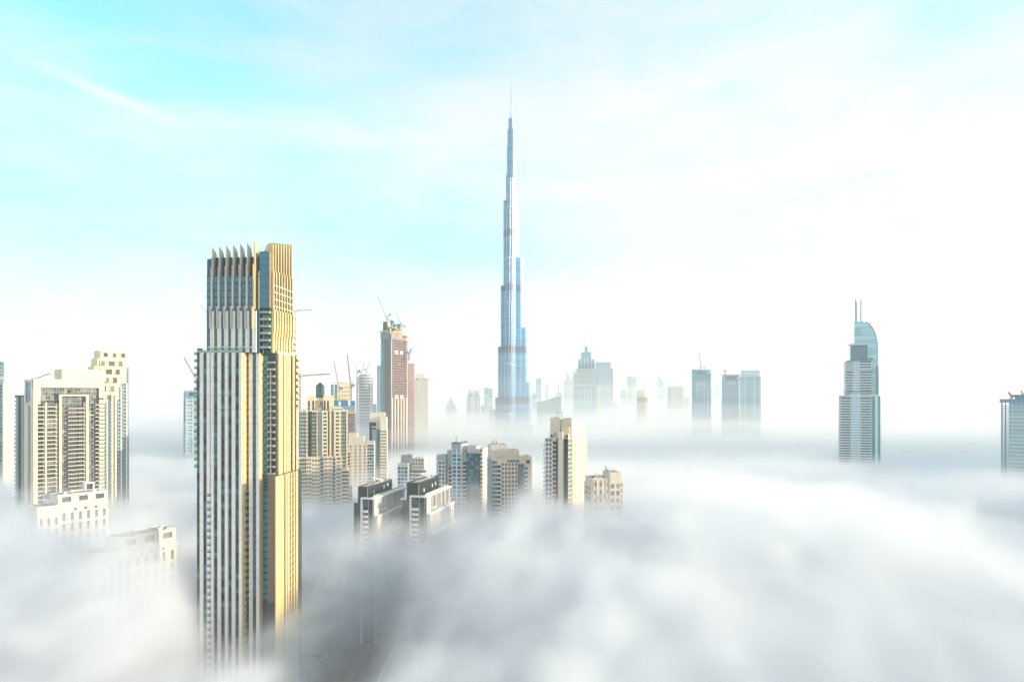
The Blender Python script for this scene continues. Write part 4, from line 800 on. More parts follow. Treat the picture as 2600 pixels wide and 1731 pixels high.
def slab_cylinder():
    t = Far('unfinished_tower', 'round unfinished tower of bare floor slabs wrapped in scaffold', 926, 1300)
    R = t.X(947); zt = t.Z(955); cy = 20
    ring = lambda r: [(r*math.cos(i*math.pi/12), cy+r*.9*math.sin(i*math.pi/12)) for i in range(24)]
    t.prism('core', 'blue_curtain', ring(R*.72), 0, t.Z(951)); k = 0; z = zt
    while z > 40:
        me_r = R*(1.0 if k % 6 else 1.04)
        n0 = len(t.acc); t.prism('floor_slab_%d' % k, 'pale_panel', ring(me_r), z-1.5, z); z -= 5.6; k += 1
    for i in range(24):
        a = i*math.pi/12; t.beam('scaffold', 'concrete', (R*.98*math.cos(a), cy+R*.88*math.sin(a), 0), (R*.98*math.cos(a), cy+R*.88*math.sin(a), zt), .9)
    t.box('core', 'teal_net', -6, 8, cy-8, cy+6, zt-1, t.Z(950))
    # rename slabs to their kind
    acc = t.acc; t.acc = {}
    for (p, m, s_), v in acc.items():
        if p.startswith('floor_slab'):
            me = bpy.data.meshes.new('floor_slab'); me.from_pydata(v[0], [], v[1]); me.materials.append(MATS[m]); t.obj('floor_slab', me)
        else: t.acc[(p, m, s_)] = v
    t.finish()
slab_cylinder()

def simple(name, label, xm, D, tiers, masts=(), group=None, extra=None, rz=0):
    t = Far(name, label, xm, D, rz, group)
    for k in tiers: t.tier(*k[:4], **(k[4] if len(k) > 4 else {}))
    for m in masts: t.mast(*m)
    if extra: extra(t)
    t.finish(); return t

def orient(s): return s
# mid-distance, left of the tallest spire
simple('glass_tower', 'narrow blue glass tower tucked beside the unfinished concrete tower', 962, 1400, [(957, 976, 927, 'blue_curtain', dict(dep=26, ribs=3, ribmat='steel_pale'))])
def crown_white(t):
    t.box('crown', 'cream_pale', t.X(1056), t.X(1080), 6, 24, t.Z(960), t.Z(949)); t.box('crown', 'white_paint', t.X(1060), t.X(1074), 8, 20, t.Z(949), t.Z(946))
simple('residential_tower', 'pale cream tower with fine floor bands under a long horizontal crane', 1069, 1300, [(1051, 1087, 960, 'cream_pale', dict(dep=30, floors=4.2, flmat='white_paint', ribs=4, ribmat='cream'))], extra=crown_white)
def frame_top(t):
    for i in range(5):
        for j in range(4): t.box('window', 'amber_glass', t.X(862)+i*3.2, t.X(862)+i*3.2+1.4, -1.1, -1.0, t.Z(985)-j*6, t.Z(985)-j*6+2, True)
simple('hotel_block', 'cream block with a blue glazed end behind the unfinished blue-topped building', 865, 1000, [(839, 858, 976, 'blue_curtain', dict(dep=28, ribs=2, ribmat='cream')), (858.1, 891, 973, 'cream', dict(dep=30, y0=-.8)), (838, 892, 971.5, 'cream', dict(dep=31, y0=-1.2, zb=181.5))], extra=frame_top)
def bluetop(t):
    z0, z1 = t.Z(1030), t.Z(1016)
    for i in range(9): t.one('screen', 'blue_net' if i % 4 != 2 else 'white_paint', t.X(848)+i*(t.X(902)-t.X(848))/9, t.X(848)+(i+.97)*(t.X(902)-t.X(848))/9, -1.2, -.6, z0+(i % 2), z1-(i % 3)*.8)
    for i in range(16):
        z = t.Z(1048)-i*4.0
        if z < 30: break
        t.one('floor_slab', 'concrete_rose', t.X(884), t.X(902.5), -1.6, 20, z-1, z)
    for i in range(6): t.box('column', 'concrete_rose', t.X(884)+i*1.8, t.X(884)+i*1.8+.5, -1.5, -1.0, 0, t.Z(1048))
    t.box('formwork', 'yellow_form', t.X(883), t.X(903), -2, -1.4, t.Z(1050), t.Z(1046)); t.box('formwork', 'yellow_form', t.X(850), t.X(880), -2, -1.3, t.Z(1014), t.Z(1011))
simple('unfinished_block', 'unfinished glazed block with a blue netted top and rose concrete side', 875, 850, [(848, 902, 1031, 'pale_curtain', dict(dep=26)), (850, 900, 1017, 'steel_blue', dict(dep=24, y0=1, zb=100))], extra=bluetop)
simple('glass_tower', 'low grey glass building behind the slim beige tower', 926, 1250, [(915, 938, 1072, 'blue_curtain', dict(dep=24)), (947, 956, 1026, 'teal_curtain', dict(dep=16, y0=4))])
def slab_windows(t):
    for i in range(11): t.box('balcony_band', 'white_paint', t.X(474), t.X(490), -1.2, -.1, t.Z(1015)-i*3.5*1.6, t.Z(1015)-i*3.5*1.6+1.0, True)
    for i in range(10): t.box('balcony_band', 'white_paint', t.X(474), t.X(481), -1.2, -.1, t.Z(1085)-i*3.5*1.6, t.Z(1085)-i*3.5*1.6+.7, True)
    for x in (473, 490, 503): t.box('pier', 'white_paint', t.X(x)-.5, t.X(x)+.5, -1.3, -.1, t.Z(1180), t.Z(1010))
    for i in range(7): t.box('roof_frame', 'concrete', t.X(467)+i*4.2, t.X(467)+i*4.2+2.6, 2, 6, t.Z(994), t.Z(990), True)
    t.box('void', 'charcoal', t.X(481), t.X(490), -.6, -.1, t.Z(1004), t.Z(996)); t.box('void', 'charcoal', t.X(492), t.X(503), -.6, -.1, t.Z(1004), t.Z(996))
simple('glass_tower', 'pale blue glass tower half hidden behind the finned tower', 486, 1050, [(466, 510, 993, 'blue_curtain', dict(dep=30)), (467, 509, 1071, 'pale_curtain', dict(dep=32, y0=-.5, zb=0)), (472, 504, 1011, 'pale_curtain', dict(dep=3, y0=-.1, zb=60))], extra=slab_windows)
# left edge of the picture
def edge_fins(t):
    z = t.Z(930)
    while z > 60: t.box('floor_band', 'grey_panel', t.X(-40), t.X(5), -.8, -.1, z, z+1.2, True); z -= 4.2
    t.box('roof_canopy', 'white_paint', t.X(2), t.X(22), -1, 10, t.Z(961), t.Z(958.5))
simple('glass_tower', 'grey banded glass tower with a small projecting canopy at its shoulder', -16, 800, [(-40, 5, 918, 'wall_glass', dict(dep=30)), (5.05, 11, 918.5, 'steel_blue', dict(dep=26, y0=2))], extra=edge_fins)
simple('slab_tower', 'plain cream slab tower with a blank sunlit end wall', 19, 780, [(8, 30, 968, 'cream_pale', dict(dep=26)), (29.5, 34, 974, 'cream_pale', dict(dep=22, y0=2))])
def stubs(t):
    z = t.Z(1010)
    while z > 40: t.one('balcony', 'steel_blue', t.X(37.5), t.X(41), .5, 3, z, z+1.3); z -= 3.5
    t.box('slot', 'dark_glass', t.X(47), t.X(53), -.3, -.02, 0, t.Z(1007)); t.box('roof_slab', 'dark_metal', t.X(38), t.X(66), -1, 8, t.Z(1006), t.Z(1003))
simple('slab_tower', 'grey slab tower with one dark slot and stub balconies beside the portal tower', 53, 575, [(41, 66, 1006, 'grey_panel', dict(dep=14))], extra=stubs)

# ---------------------------------------------------------------- the very tall stepped spire
def spire():
    t = Far('skyscraper', 'very tall stepped glass skyscraper tapering to a needle spire', 1298.5, 1473); s_ = 1473/F
    Z = t.Z
    def nose(ang, r, hw, z0, z1, part, mat):
        """wing: a bar from the core out to radius r with a rounded nose"""
        d = Vector((math.cos(ang), math.sin(ang))); n = Vector((-d.y, d.x)); c = d*(max(r-hw, 0))
        pts = [tuple(n*-hw), ]+[tuple(c+d*hw*math.sin(k*math.pi/10)-n*hw*math.cos(k*math.pi/10)) for k in range(11)]+[tuple(n*hw)]
        if part in ('tier', 'mechanical_band'):
            m = len(pts); v = [(x, y, z0) for x, y in pts]+[(x, y, z1) for x, y in pts]
            f = [tuple(reversed(range(m))), tuple(range(m, 2*m))]+[(i, (i+1) % m, m+(i+1) % m, m+i) for i in range(m)]
            me = bpy.data.meshes.new(part); me.from_pydata(v, [], f); me.materials.append(MATS[mat]); o = t.obj(part, me)
            for p in me.polygons: p.use_smooth = False
            return o
        t.prism(part, mat, pts, z0, z1)
    cosang = lambda deg: math.radians(deg)
    wings = {'l': (cosang(142), [(1010, 41.5), (880, 34.5), (725, 27.5), (510, 20.5), (443, 14), (373, 11.5), (303, 7.5)]),
             'r': (cosang(22), [(1080, 57.5), (970, 49.5), (832, 41.5), (655, 29.5), (533, 18.5), (490, 15.5), (394, 10), (327, 6.5)]),
             'f': (cosang(262), [(1050, 58), (925, 48), (773, 38), (660, 29), (532, 22), (458, 16), (368, 9)])}
    bands = [(1007, 1025), (880, 896), (724, 740), (586, 602)]
    for k, (ang, L) in wings.items():
        for i, (py, px) in enumerate(L):
            hw = min(9.6+.35*i-(.8*max(0, i-3)), 10.5); hw = max(min(hw, px*s_*.62), 2.6)
            if k == 'f': r = px*s_
            else: r = (px*s_-hw)/abs(math.cos(ang))+hw
            zt = Z(py); nose(ang, r, hw, 0, zt, 'tier', 'burj_skin')
            nose(ang, r-.6, hw-.6, zt, zt+1.6, 'roof_screen', 'steel_pale')
            for a, c in bands:
                if Z(a) < zt+9: nose(ang, r+.25, hw+.25, Z(c), min(Z(a), zt+.4), 'mechanical_band', 'burj_band')
            # bright vertical fins on the nose
            d = Vector((math.cos(ang), math.sin(ang))); n = Vector((-d.y, d.x)); c0 = d*max(r-hw, 0); nf = 7 if hw > 5 else 4
            for j in range(nf):
                th = -math.pi/2+math.pi*(j+.5)/nf; p = c0+(d*math.cos(th)+n*math.sin(th))*(hw+.15)
                t.beam('vertical_fin', 'steel_pale', (p.x, p.y, 60), (p.x, p.y, zt), .28)
    for (a, c, r) in ((303, 60, 6.6), (268, 303, 3.4)): pass
    oc = lambda r: [(r*math.cos(i*math.pi/6), r*math.sin(i*math.pi/6)) for i in range(12)]
    t.prism('core', 'burj_skin', oc(8.5), 0, Z(330)); t.prism('core', 'burj_skin', oc(5.2), Z(330), Z(303))
    def cone(part, mat, z0, z1, r0, r1):
        n = 10; v = [(r*math.cos(i*2*math.pi/n), r*math.sin(i*2*math.pi/n), z) for z, r in ((z0, r0), (z1, r1)) for i in range(n)]
        t.mesh(part, mat, v, [tuple(reversed(range(n))), tuple(range(n, 2*n))]+[(i, (i+1) % n, n+(i+1) % n, n+i) for i in range(n)])
    cone('pinnacle', 'steel_pale', Z(305), Z(268), 3.6, 1.6); cone('pinnacle', 'grey_panel', Z(268), Z(208), 1.5, .7)
    # lit apartments face: pale spandrels on the front wing
    t.finish()
spire()

# ---------------------------------------------------------------- curved-top hotel tower on the right
def sail_tower():
    b = Bld('hotel_tower', 'pale hotel tower with curved sail-shaped top and twin masts', 2134, 2212, 2246, 970, -20, 'R')
    q = lambda x: 2080+x/3.409; uu = lambda x, y=0: b.u(q(x), y); zz = lambda y: b.z(740+y/3.409); fh = 3.75; W = b.W; Dp = 26
    zl = zz(905)
    T = b.tier(0, uu(455), 0, Dp, 0, zl, 'grey_panel', 'wall')
    # lower body: balconies left, punched centre, balconies right, glass end
    T.balc('F', fh, 2.2, 'pale_blue_paint', 'pale_blue_paint', .4, uu(270), 20, zl-2, 1.2, 'dark_glass'); T.punch('F', 4, fh, 1.5, 2.0, 'pale_blue_paint', 'blue_glass', uu(272), uu(357), 20, zl+6, dep=2.0); T.balc('F', fh, 2.2, 'pale_blue_paint', 'pale_blue_paint', uu(360), uu(445), 20, zl-2, 1.2, 'dark_glass')
    T.balc('L', fh, 1.8, 'pale_blue_paint', 'pale_blue_paint', 2, 12, 20, zl-6, 1.1)
    E_ = b.tier(uu(455)+.02, uu(530), 2, Dp, 0, zl+1, 'steel_blue', 'wall'); E_.curtain('F', 5, fh, 'far_teal', 'steel_blue', None, None, 20, None, ind=False); E_.box('pier', 'pale_blue_paint', 'F', uu(485)-E_.x0, uu(505)-E_.x0, .05, 2.4, 0, zl+2); E_.balc('R', fh, 1.6, 'pale_blue_paint', 'pale_blue_paint', 1, 6, 20, zl-3, 1.1); E_.balc('R', fh, 1.6, 'pale_blue_paint', 'pale_blue_paint', 9, 14, 20, zl-3, 1.1)
    b.box('cornice', 'pale_blue_paint', -1, uu(540), -1.5, Dp, zl+.02, zl+1.4); b.box('cornice', 'mauve_panel', uu(195), uu(460), -2.4, 6, zz(875), zz(869))
    # middle block
    z2 = zz(600); x0, x1 = uu(230), uu(450)
    M_ = b.tier(x0, x1, 1.5, Dp-2, zl, z2, 'grey_panel', 'wall'); f = lambda x: uu(x)-x0
    M_.balc('F', fh, 2.0, 'pale_blue_paint', 'pale_blue_paint', .2, f(290), zl+5, zz(690), 1.2); M_.punch('F', 3, fh, 1.5, 2.0, 'pale_blue_paint', 'blue_glass', f(292), f(350), zl+3, z2, dep=1.6); M_.balc('F', fh, 2.0, 'pale_blue_paint', 'pale_blue_paint', f(355), f(450), zl+5, zz(690), 1.2); M_.balc('F', fh, 1.6, 'pale_blue_paint', 'pale_blue_paint', f(355), f(450), zz(685), z2, 1.2); M_.balc('L', fh, 1.8, 'pale_blue_paint', 'pale_blue_paint', .5, 7, zl+3, z2-2, 1.1)
    b.box('cornice', 'steel_blue', uu(235), uu(445), -.6, 8, z2, z2+1.2)
    for i in range(5): b.one('opening', 'charcoal', uu(350)+i*3.6, uu(350)+i*3.6+2.6, -.2, .2, z2+1.4, z2+4)
    K = b.tier(uu(272), uu(420), 3, Dp-6, z2, zz(460), 'blue_curtain', 'glass_box'); K.curtain('F', 6, fh, 'blue_glass', 'steel_pale', None, None, None, None, ind=False); b.box('roof_slab', 'steel_pale', uu(262), uu(428), 1, Dp-5, zz(460), zz(445))
    # the sail: flat blade with a quarter-curve edge, second blade behind
    def blade(part, mat, xa, xb, ya, yb, dz=0):
        zb, zt = zl, zz(250)+dz; zc = zz(480)+dz
        prof = [(xa, zb), (xb, zb), (xb, zc)]+[(xa+(xb-xa)*(.30+.70*math.cos(k*math.pi/20)), zc+(zt-zc)*math.sin(k*math.pi/20)) for k in range(1, 11)]+[(xa, zt)]
        n = len(prof); v = [(x, y, z) for y in (ya, yb) for x, z in prof]
        b.mesh(part, mat, v, [tuple(range(n)), tuple(reversed(range(n, 2*n)))]+[(i, n+i, n+(i+1) % n, (i+1) % n) for i in range(n)])
    xa, xb = uu(303, 9), uu(497, 9)
    blade('sail', 'sail_skin', xa, xb, 9, 12); blade('sail_rim', 'steel_blue', xa+9, xb+.8, 12.02, 14, -.8); blade('sail', 'steel_pale', xa+6, xb+3.0, 14.02, 17, -1)
    for k in range(3): b.box('sail_slot', 'steel_blue', xa+.2, xa+9-k*.8+2*(k == 1), 8.6, 9.1, zz(368)+k*3.6, zz(368)+k*3.6+1.4)
    b.tier(uu(455), uu(495), 5, 8.9, zl+1.01, zz(690), 'pale_curtain', 'wall'); G = b.tier(uu(497)+1, uu(520), 6, 16, zl+1.02, zz(640), 'steel_blue', 'wall'); G.balc('R', fh*1.3, 2.0, 'pale_blue_paint', 'pale_blue_paint', 0, 6, zl+4, zz(680), 1.0)
    for x in (318, 365): b.beam('mast', 'grey_panel', (uu(x, 10), 10.5, zz(255)), (uu(x, 10), 10.5, zz(62)), 2.2); b.beam('mast', 'grey_panel', (uu(x, 10), 10.5, zz(62)), (uu(x, 10), 10.5, zz(45)), 1.2)
    for a, c in (((328, 192), (362, 235)), ((362, 192), (328, 235)), ((320, 190), (364, 190))): b.beam('mast_brace', 'steel_pale', (uu(a[0], 10), 10.5, zz(a[1])), (uu(c[0], 10), 10.5, zz(c[1])), .5)
    b.finish()
sail_tower()

def edge_site():
    t = Far('unfinished_tower', 'unfinished teal netted tower with open side bays and a red crane', 2580, 700)
    D = 700; z = t.Z(1022)
    t.box('wall', 'pale_curtain', t.X(2561), t.X(2660), 0, 40, 0, z); t.box('roof_deck', 'steel_blue', t.X(2537), t.X(2665), -2, 42, t.Z(1021.9), t.Z(1013)); t.box('roof_room', 'teal_net', t.X(2576), t.X(2650), 5, 30, t.Z(1013), t.Z(1003)); t.box('roof_room', 'steel_blue', t.X(2573), t.X(2655), 4, 31, t.Z(1003), t.Z(1001.5))
    for x in (2542, 2551): t.box('column', 'steel_blue', t.X(x), t.X(x)+1.0, 0, 8, 0, z)
    t.box('column', 'steel_blue', t.X(2541), t.X(2543), 4, 36, 0, z)
    k = z-3.4
    while k > 30: t.one('floor_slab', 'steel_blue', t.X(2541), t.X(2561), .2, 7, k-.7, k); t.box('floor_line', 'steel_pale', t.X(2561), t.X(2660), -.25, -.02, k-.25, k, True); k -= 1.75*1.1
    for i, y in enumerate((1028, 1038, 1060)): pass
    t.box('side_panel', 'steel_blue', t.X(2551), t.X(2554), .0, 7.2, 0, z-2)
    for x in (2571, 2582, 2593): t.box('floor_line', 'steel_pale', t.X(x)-.15, t.X(x)+.15, -.28, -.03, 0, z, True)
    for y in (1036, 1040, 1144): t.box('loading_deck', 'steel_blue', t.X(2536), t.X(2542), 1, 4, t.Z(y), t.Z(y)+.3)
    t.finish()
edge_site()

# ---------------------------------------------------------------- skyline beyond the spire
def tiered_crown(t):
    for x, y0, y1 in ((1485, 880, 872), (1475.5, 896, 889), (1500.8, 895, 889), (1468, 915, 909), (1509.5, 915, 909)): t.box('finial', 'steel_pale', t.X(x)-.9, t.X(x)+.9, 2, 6, t.Z(y0), t.Z(y1))
    for y0, y1 in ((935, 924), (986, 981)): t.box('dark_band', 'burj_band', t.X(1467.3 if y0 < 950 else 1457), t.X(1510.2 if y0 < 950 else 1512), -2.6, -2.0, t.Z(y0), t.Z(y1))
    for i in range(32): t.box('balcony_band', 'cream_pale', t.X(1512), t.X(1520), -3.4, -1, t.Z(984)-i*3.7, t.Z(984)-i*3.7+1.6, True)
    for x in (1476, 1484, 1492.5, 1501): t.box('pilaster', 'steel_pale', t.X(x)-.6, t.X(x)+.6, -3.6, -2.7, 0, t.Z(905 if 1480 < x < 1495 else 925))
simple('hotel_tower', 'symmetrical tiered glass tower with stepped crown and two thin masts', 1489, 1900,
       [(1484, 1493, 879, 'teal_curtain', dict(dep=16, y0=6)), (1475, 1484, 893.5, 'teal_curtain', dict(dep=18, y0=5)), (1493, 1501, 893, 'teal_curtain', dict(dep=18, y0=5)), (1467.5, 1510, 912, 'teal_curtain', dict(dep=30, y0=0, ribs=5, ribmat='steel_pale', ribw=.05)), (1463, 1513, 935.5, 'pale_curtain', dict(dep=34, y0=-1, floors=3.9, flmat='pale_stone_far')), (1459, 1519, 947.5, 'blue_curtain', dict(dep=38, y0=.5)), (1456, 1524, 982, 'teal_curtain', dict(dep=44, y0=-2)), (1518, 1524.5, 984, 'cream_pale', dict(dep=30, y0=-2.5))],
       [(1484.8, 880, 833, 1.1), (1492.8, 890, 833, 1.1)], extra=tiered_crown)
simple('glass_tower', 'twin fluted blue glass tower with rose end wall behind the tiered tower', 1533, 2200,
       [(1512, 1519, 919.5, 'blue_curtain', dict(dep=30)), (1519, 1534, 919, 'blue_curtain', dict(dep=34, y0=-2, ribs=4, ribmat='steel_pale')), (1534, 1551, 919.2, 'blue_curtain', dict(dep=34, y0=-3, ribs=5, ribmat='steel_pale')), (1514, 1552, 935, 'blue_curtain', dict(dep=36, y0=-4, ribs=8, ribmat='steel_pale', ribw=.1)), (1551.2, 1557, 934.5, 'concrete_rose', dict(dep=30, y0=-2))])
def wedge(t, x0, x1, yl, yr, mat, n, dep):
    a, c = t.X(x0), t.X(x1); t.prism('wall', mat, [(a, 0), (c, 0), (c, dep), (a, dep)], 0, [t.Z(yl), t.Z(yr), t.Z(yr), t.Z(yl)])
    for i in range(n+1):
        f = i/n; x = a+(c-a)*f; t.box('vertical_fin', 'steel_pale', x-.35, x+.35, -.9, -.02, 0, t.Z(yl+(yr-yl)*f))
t = Far('glass_hall', 'blue glass building with a roof sloping up to a sharp corner', 1394, 1650); wedge(t, 1363, 1424, 1021.5, 1005, 'far_teal', 22, 25); t.finish()
t = Far('glass_hall', 'small sloping teal glass building at the foot of the spire', 1251, 1620); wedge(t, 1243, 1262, 1042, 1038, 'far_teal', 6, 20); t.finish()
simple('glass_tower', 'plain pale blue twin-slab tower right of the spire', 1367, 2300, [(1360, 1367, 961, 'teal_curtain', dict(dep=26)), (1367.3, 1374, 960, 'blue_curtain', dict(dep=26, y0=1)), (1366, 1367.8, 958.5, 'steel_pale', dict(dep=10, y0=2))])
simple('glass_tower', 'low blue glass block beside the plain twin-slab tower', 1354, 2100, [(1350, 1361, 1001, 'blue_curtain', dict(dep=20)), (1355, 1359, 992, 'steel_pale', dict(dep=12, y0=3))])
def curl(t): t.plate('blade', 'steel_pale', [(t.X(1383), t.Z(1030)), (t.X(1386.5), t.Z(1030)), (t.X(1386), t.Z(978)), (t.X(1381.5), t.Z(967)), (t.X(1378), t.Z(967.5)), (t.X(1382), t.Z(978))], 0, 14, 'y')
simple('glass_tower', 'thin pale tower with a flared curling tip', 1387, 2500, [(1385.5, 1393, 976.5, 'pale_stone_far', dict(dep=16, y0=1))], extra=curl)
def lean(t): t.plate('blade', 'teal_curtain', [(t.X(1413.5), t.Z(1060)), (t.X(1420.5), t.Z(1060)), (t.X(1420), t.Z(973)), (t.X(1416.5), t.Z(973.5))], 0, 16, 'y')
simple('glass_tower', 'thin leaning pale tower between the sloped hall and triangular tops', 1419, 2600, [(1411, 1427, 995, 'pale_curtain', dict(dep=18, y0=3)), (1422, 1428, 998, 'teal_curtain', dict(dep=14, y0=1)), (1400, 1412, 1007, 'pale_curtain', dict(dep=14, y0=5))], [(1419.7, 974, 962, .8)], extra=lean)
def tri(t, x0, x1, ys, xt, yt, mat):
    z0, z1 = t.Z(ys), t.Z(yt); a, c, m = t.X(x0), t.X(x1), t.X(xt); d = (c-a)
    t.mesh('triangular_top', mat, [(a, 0, z0), (c, 0, z0), (c, d, z0), (a, d, z0), (m, d*.5, z1)], [(0, 1, 4), (1, 2, 4), (2, 3, 4), (3, 0, 4), (3, 2, 1, 0)])
def e1(t): tri(t, 1432, 1451, 969, 1440, 938, 'steel_pale'); t.mast(1440, 940, 930, .8, 'steel_pale', 10); t.box('slot', 'steel_pale', t.X(1439), t.X(1441), -.6, -.02, 60, t.Z(973))
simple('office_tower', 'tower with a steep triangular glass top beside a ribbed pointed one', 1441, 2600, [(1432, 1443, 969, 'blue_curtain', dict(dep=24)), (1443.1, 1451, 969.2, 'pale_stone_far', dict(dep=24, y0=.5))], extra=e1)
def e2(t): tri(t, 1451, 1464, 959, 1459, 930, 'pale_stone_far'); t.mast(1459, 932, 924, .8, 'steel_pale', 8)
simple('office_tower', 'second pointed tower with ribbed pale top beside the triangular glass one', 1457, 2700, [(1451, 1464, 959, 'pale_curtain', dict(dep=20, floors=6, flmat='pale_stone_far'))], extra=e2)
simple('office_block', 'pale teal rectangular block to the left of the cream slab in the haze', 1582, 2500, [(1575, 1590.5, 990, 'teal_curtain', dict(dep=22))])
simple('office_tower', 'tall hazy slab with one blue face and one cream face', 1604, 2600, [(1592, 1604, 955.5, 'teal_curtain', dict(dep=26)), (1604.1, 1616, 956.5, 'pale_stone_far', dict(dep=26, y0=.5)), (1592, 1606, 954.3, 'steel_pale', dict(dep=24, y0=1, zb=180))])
def drum(t):
    R = (t.X(1648)-t.X(1616))/2; cy = R
    ring = lambda r: [(r*math.cos(i*math.pi/14), cy+r*math.sin(i*math.pi/14)) for i in range(28)]
    t.prism('wall', 'mauve_panel', ring(R*.96), 0, t.Z(1008)); z = t.Z(1021)
    while z > 40: t.prism('floor_band', 'cream', ring(R), z-2.4, z); z -= 4.6
    t.prism('upper_drum', 'cream', ring(R), t.Z(1008), t.Z(996)); pts = ring(R*.93)
    t.prism('slanted_cap', 'cream_pale', pts, t.Z(996)-.5, [t.Z(992)+(p[0]+R)/(2*R)*(t.Z(986.5)-t.Z(992)) for p in pts]); t.beam('mast', 'concrete', (2, cy, t.Z(988)), (2, cy, t.Z(978)), 1.6)
simple('round_tower', 'round cream tower with dark band and slanted cap', 1632, 1650, [], extra=drum)
def sail2(t):
    a, c = t.X(1668), t.X(1686); prof = [(a, 0), (c, 0), (c, t.Z(985))]+[(a+(c-a)*math.cos(k*math.pi/16), t.Z(985)+(t.Z(955)-t.Z(985))*math.sin(k*math.pi/16)) for k in range(1, 8)]+[(a, t.Z(955))]
    t.plate('wall', 'pale_curtain', prof, 0, 24, 'y'); t.mast(1668.6, 960, 941, 1.0)
simple('office_tower', 'hazy curved-shoulder tower with a needle at its left edge', 1677, 2800, [(1684.5, 1690, 986, 'pale_stone_far', dict(dep=20, y0=1))], extra=sail2)
def redsign(t):
    for i in range(4): t.box('roof_sign', 'crane_red', t.X(1706)+i*8, t.X(1706)+i*8+5.5, -.6, -.1, t.Z(984.5), t.Z(982), True)
    t.box('recess', 'mauve_panel', t.X(1720), t.X(1725), -.5, -.05, t.Z(1030), t.Z(988))
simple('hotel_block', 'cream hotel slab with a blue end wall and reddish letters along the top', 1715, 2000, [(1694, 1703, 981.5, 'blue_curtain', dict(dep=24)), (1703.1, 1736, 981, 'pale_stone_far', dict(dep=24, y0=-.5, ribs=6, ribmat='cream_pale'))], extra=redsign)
simple('office_block', 'low rose block fading into haze beside the cream hotel slab', 1743, 2300, [(1737, 1750, 1008, 'concrete_rose', dict(dep=18))])
def lattice_top(t, x0, x1, y0, y1, nx, ny, mat='steel_blue', tk=1.0, dep=18, y=2):
    a, c, z0, z1 = t.X(x0), t.X(x1), t.Z(y0), t.Z(y1)
    for yy in (y, y+dep):
        for i in range(nx+1): t.beam('roof_lattice', mat, (a+(c-a)*i/nx, yy, z0), (a+(c-a)*i/nx, yy, z1), tk)
        for j in range(ny+1): t.beam('roof_lattice', mat, (a, yy, z0+(z1-z0)*j/ny), (c, yy, z0+(z1-z0)*j/ny), tk)
    for i in (0, nx):
        for j in range(ny+1): t.beam('roof_lattice', mat, (a+(c-a)*i/nx, y, z0+(z1-z0)*j/ny), (a+(c-a)*i/nx, y+dep, z0+(z1-z0)*j/ny), tk)
def site1(t):
    lattice_top(t, 1764, 1805, 949, 938, 7, 3, dep=16); t.box('core', 'teal_net', t.X(1756), t.X(1765), 1, 20, t.Z(950), t.Z(937)); t.box('core', 'steel_blue', t.X(1766), t.X(1797), 6, 16, t.Z(950), t.Z(940)); t.box('net', 'teal_net', t.X(1764), t.X(1800), -1.2, -.3, t.Z(964), t.Z(951))
    t.box('net', 'teal_net', t.X(1756), t.X(1765), -1.0, -.3, t.Z(1024), t.Z(966)); t.box('light_band', 'steel_pale', t.X(1766), t.X(1796), -1.3, -.4, t.Z(977), t.Z(975))
    for i in range(16): t.one('hoist_landing', 'steel_pale', t.X(1796), t.X(1799), -1.0, -.2, t.Z(981)-i*3.6, t.Z(981)-i*3.6+1.4)
simple('unfinished_tower', 'unfinished blue tower wrapped in teal nets with a luffing crane', 1781, 1500, [(1756, 1806, 950, 'blue_curtain', dict(dep=40, ribs=5, ribmat='steel_blue'))], extra=site1)
simple('office_tower', 'very faint pale tower between two unfinished blue towers', 1819, 2800, [(1811, 1828, 985, 'pale_curtain', dict(dep=20)), (1815, 1827, 979, 'pale_curtain', dict(dep=18, y0=2))])
def site2(t):
    lattice_top(t, 1834, 1878, 965, 951, 6, 5, dep=14); t.box('core', 'blue_curtain', t.X(1843), t.X(1870), 3, 14, t.Z(965), t.Z(953)); t.box('net', 'teal_net', t.X(1832), t.X(1844), -1, -.2, t.Z(976), t.Z(965))
    for i in range(9): t.one('opening', 'steel_pale', t.X(1846)+i*2.1, t.X(1846)+i*2.1+1.0, -.5, -.1, t.Z(975), t.Z(969))
simple('unfinished_tower', 'unfinished slate-blue tower with an open frame top beside the finished teal one', 1854, 1450, [(1832, 1876, 964, 'blue_curtain', dict(dep=34, ribs=6, ribmat='steel_blue'))], extra=site2)
def site3(t):
    lattice_top(t, 1882, 1928, 955, 940, 8, 4, tk=.9); t.box('pier', 'steel_pale', t.X(1878), t.X(1880), -1.4, -.05, 0, t.Z(957))
    for x in (1892, 1915, 1930): t.box('pier', 'steel_pale', t.X(x)-.9, t.X(x)+.9, -1.4, -.05, 0, t.Z(957))
    t.box('cornice', 'steel_pale', t.X(1877), t.X(1932), -1.6, 34, t.Z(958.5), t.Z(956.5)); t.box('recess', 'blue_curtain', t.X(1894), t.X(1913), -.6, -.05, 60, t.Z(968)); t.box('sunlit_edge', 'cream', t.X(1931.2), t.X(1933.2), 0, 30, 0, t.Z(958))
simple('glass_tower', 'teal glass tower with pale ribs and an open lattice crown', 1904, 1400, [(1877, 1931, 957, 'teal_curtain', dict(dep=34, ribs=8, ribmat='pale_curtain', ribw=.08))], extra=site3)
def pyr(t): tri(t, 1135, 1154, 1025, 1144.5, 1012, 'concrete_rose'); t.box('lantern', 'pale_stone_far', t.X(1140), t.X(1149), 8, 16, t.Z(1022), t.Z(1009)); t.mast(1144.5, 1009, 1004, 1.0, 'steel_pale', 12)
simple('office_tower', 'small hazy tower with a rose stepped pyramid top', 1144, 1900, [(1135, 1154, 1025, 'teal_curtain', dict(dep=22)), (1131, 1159, 1028, 'pale_curtain', dict(dep=24, y0=3))], extra=pyr)
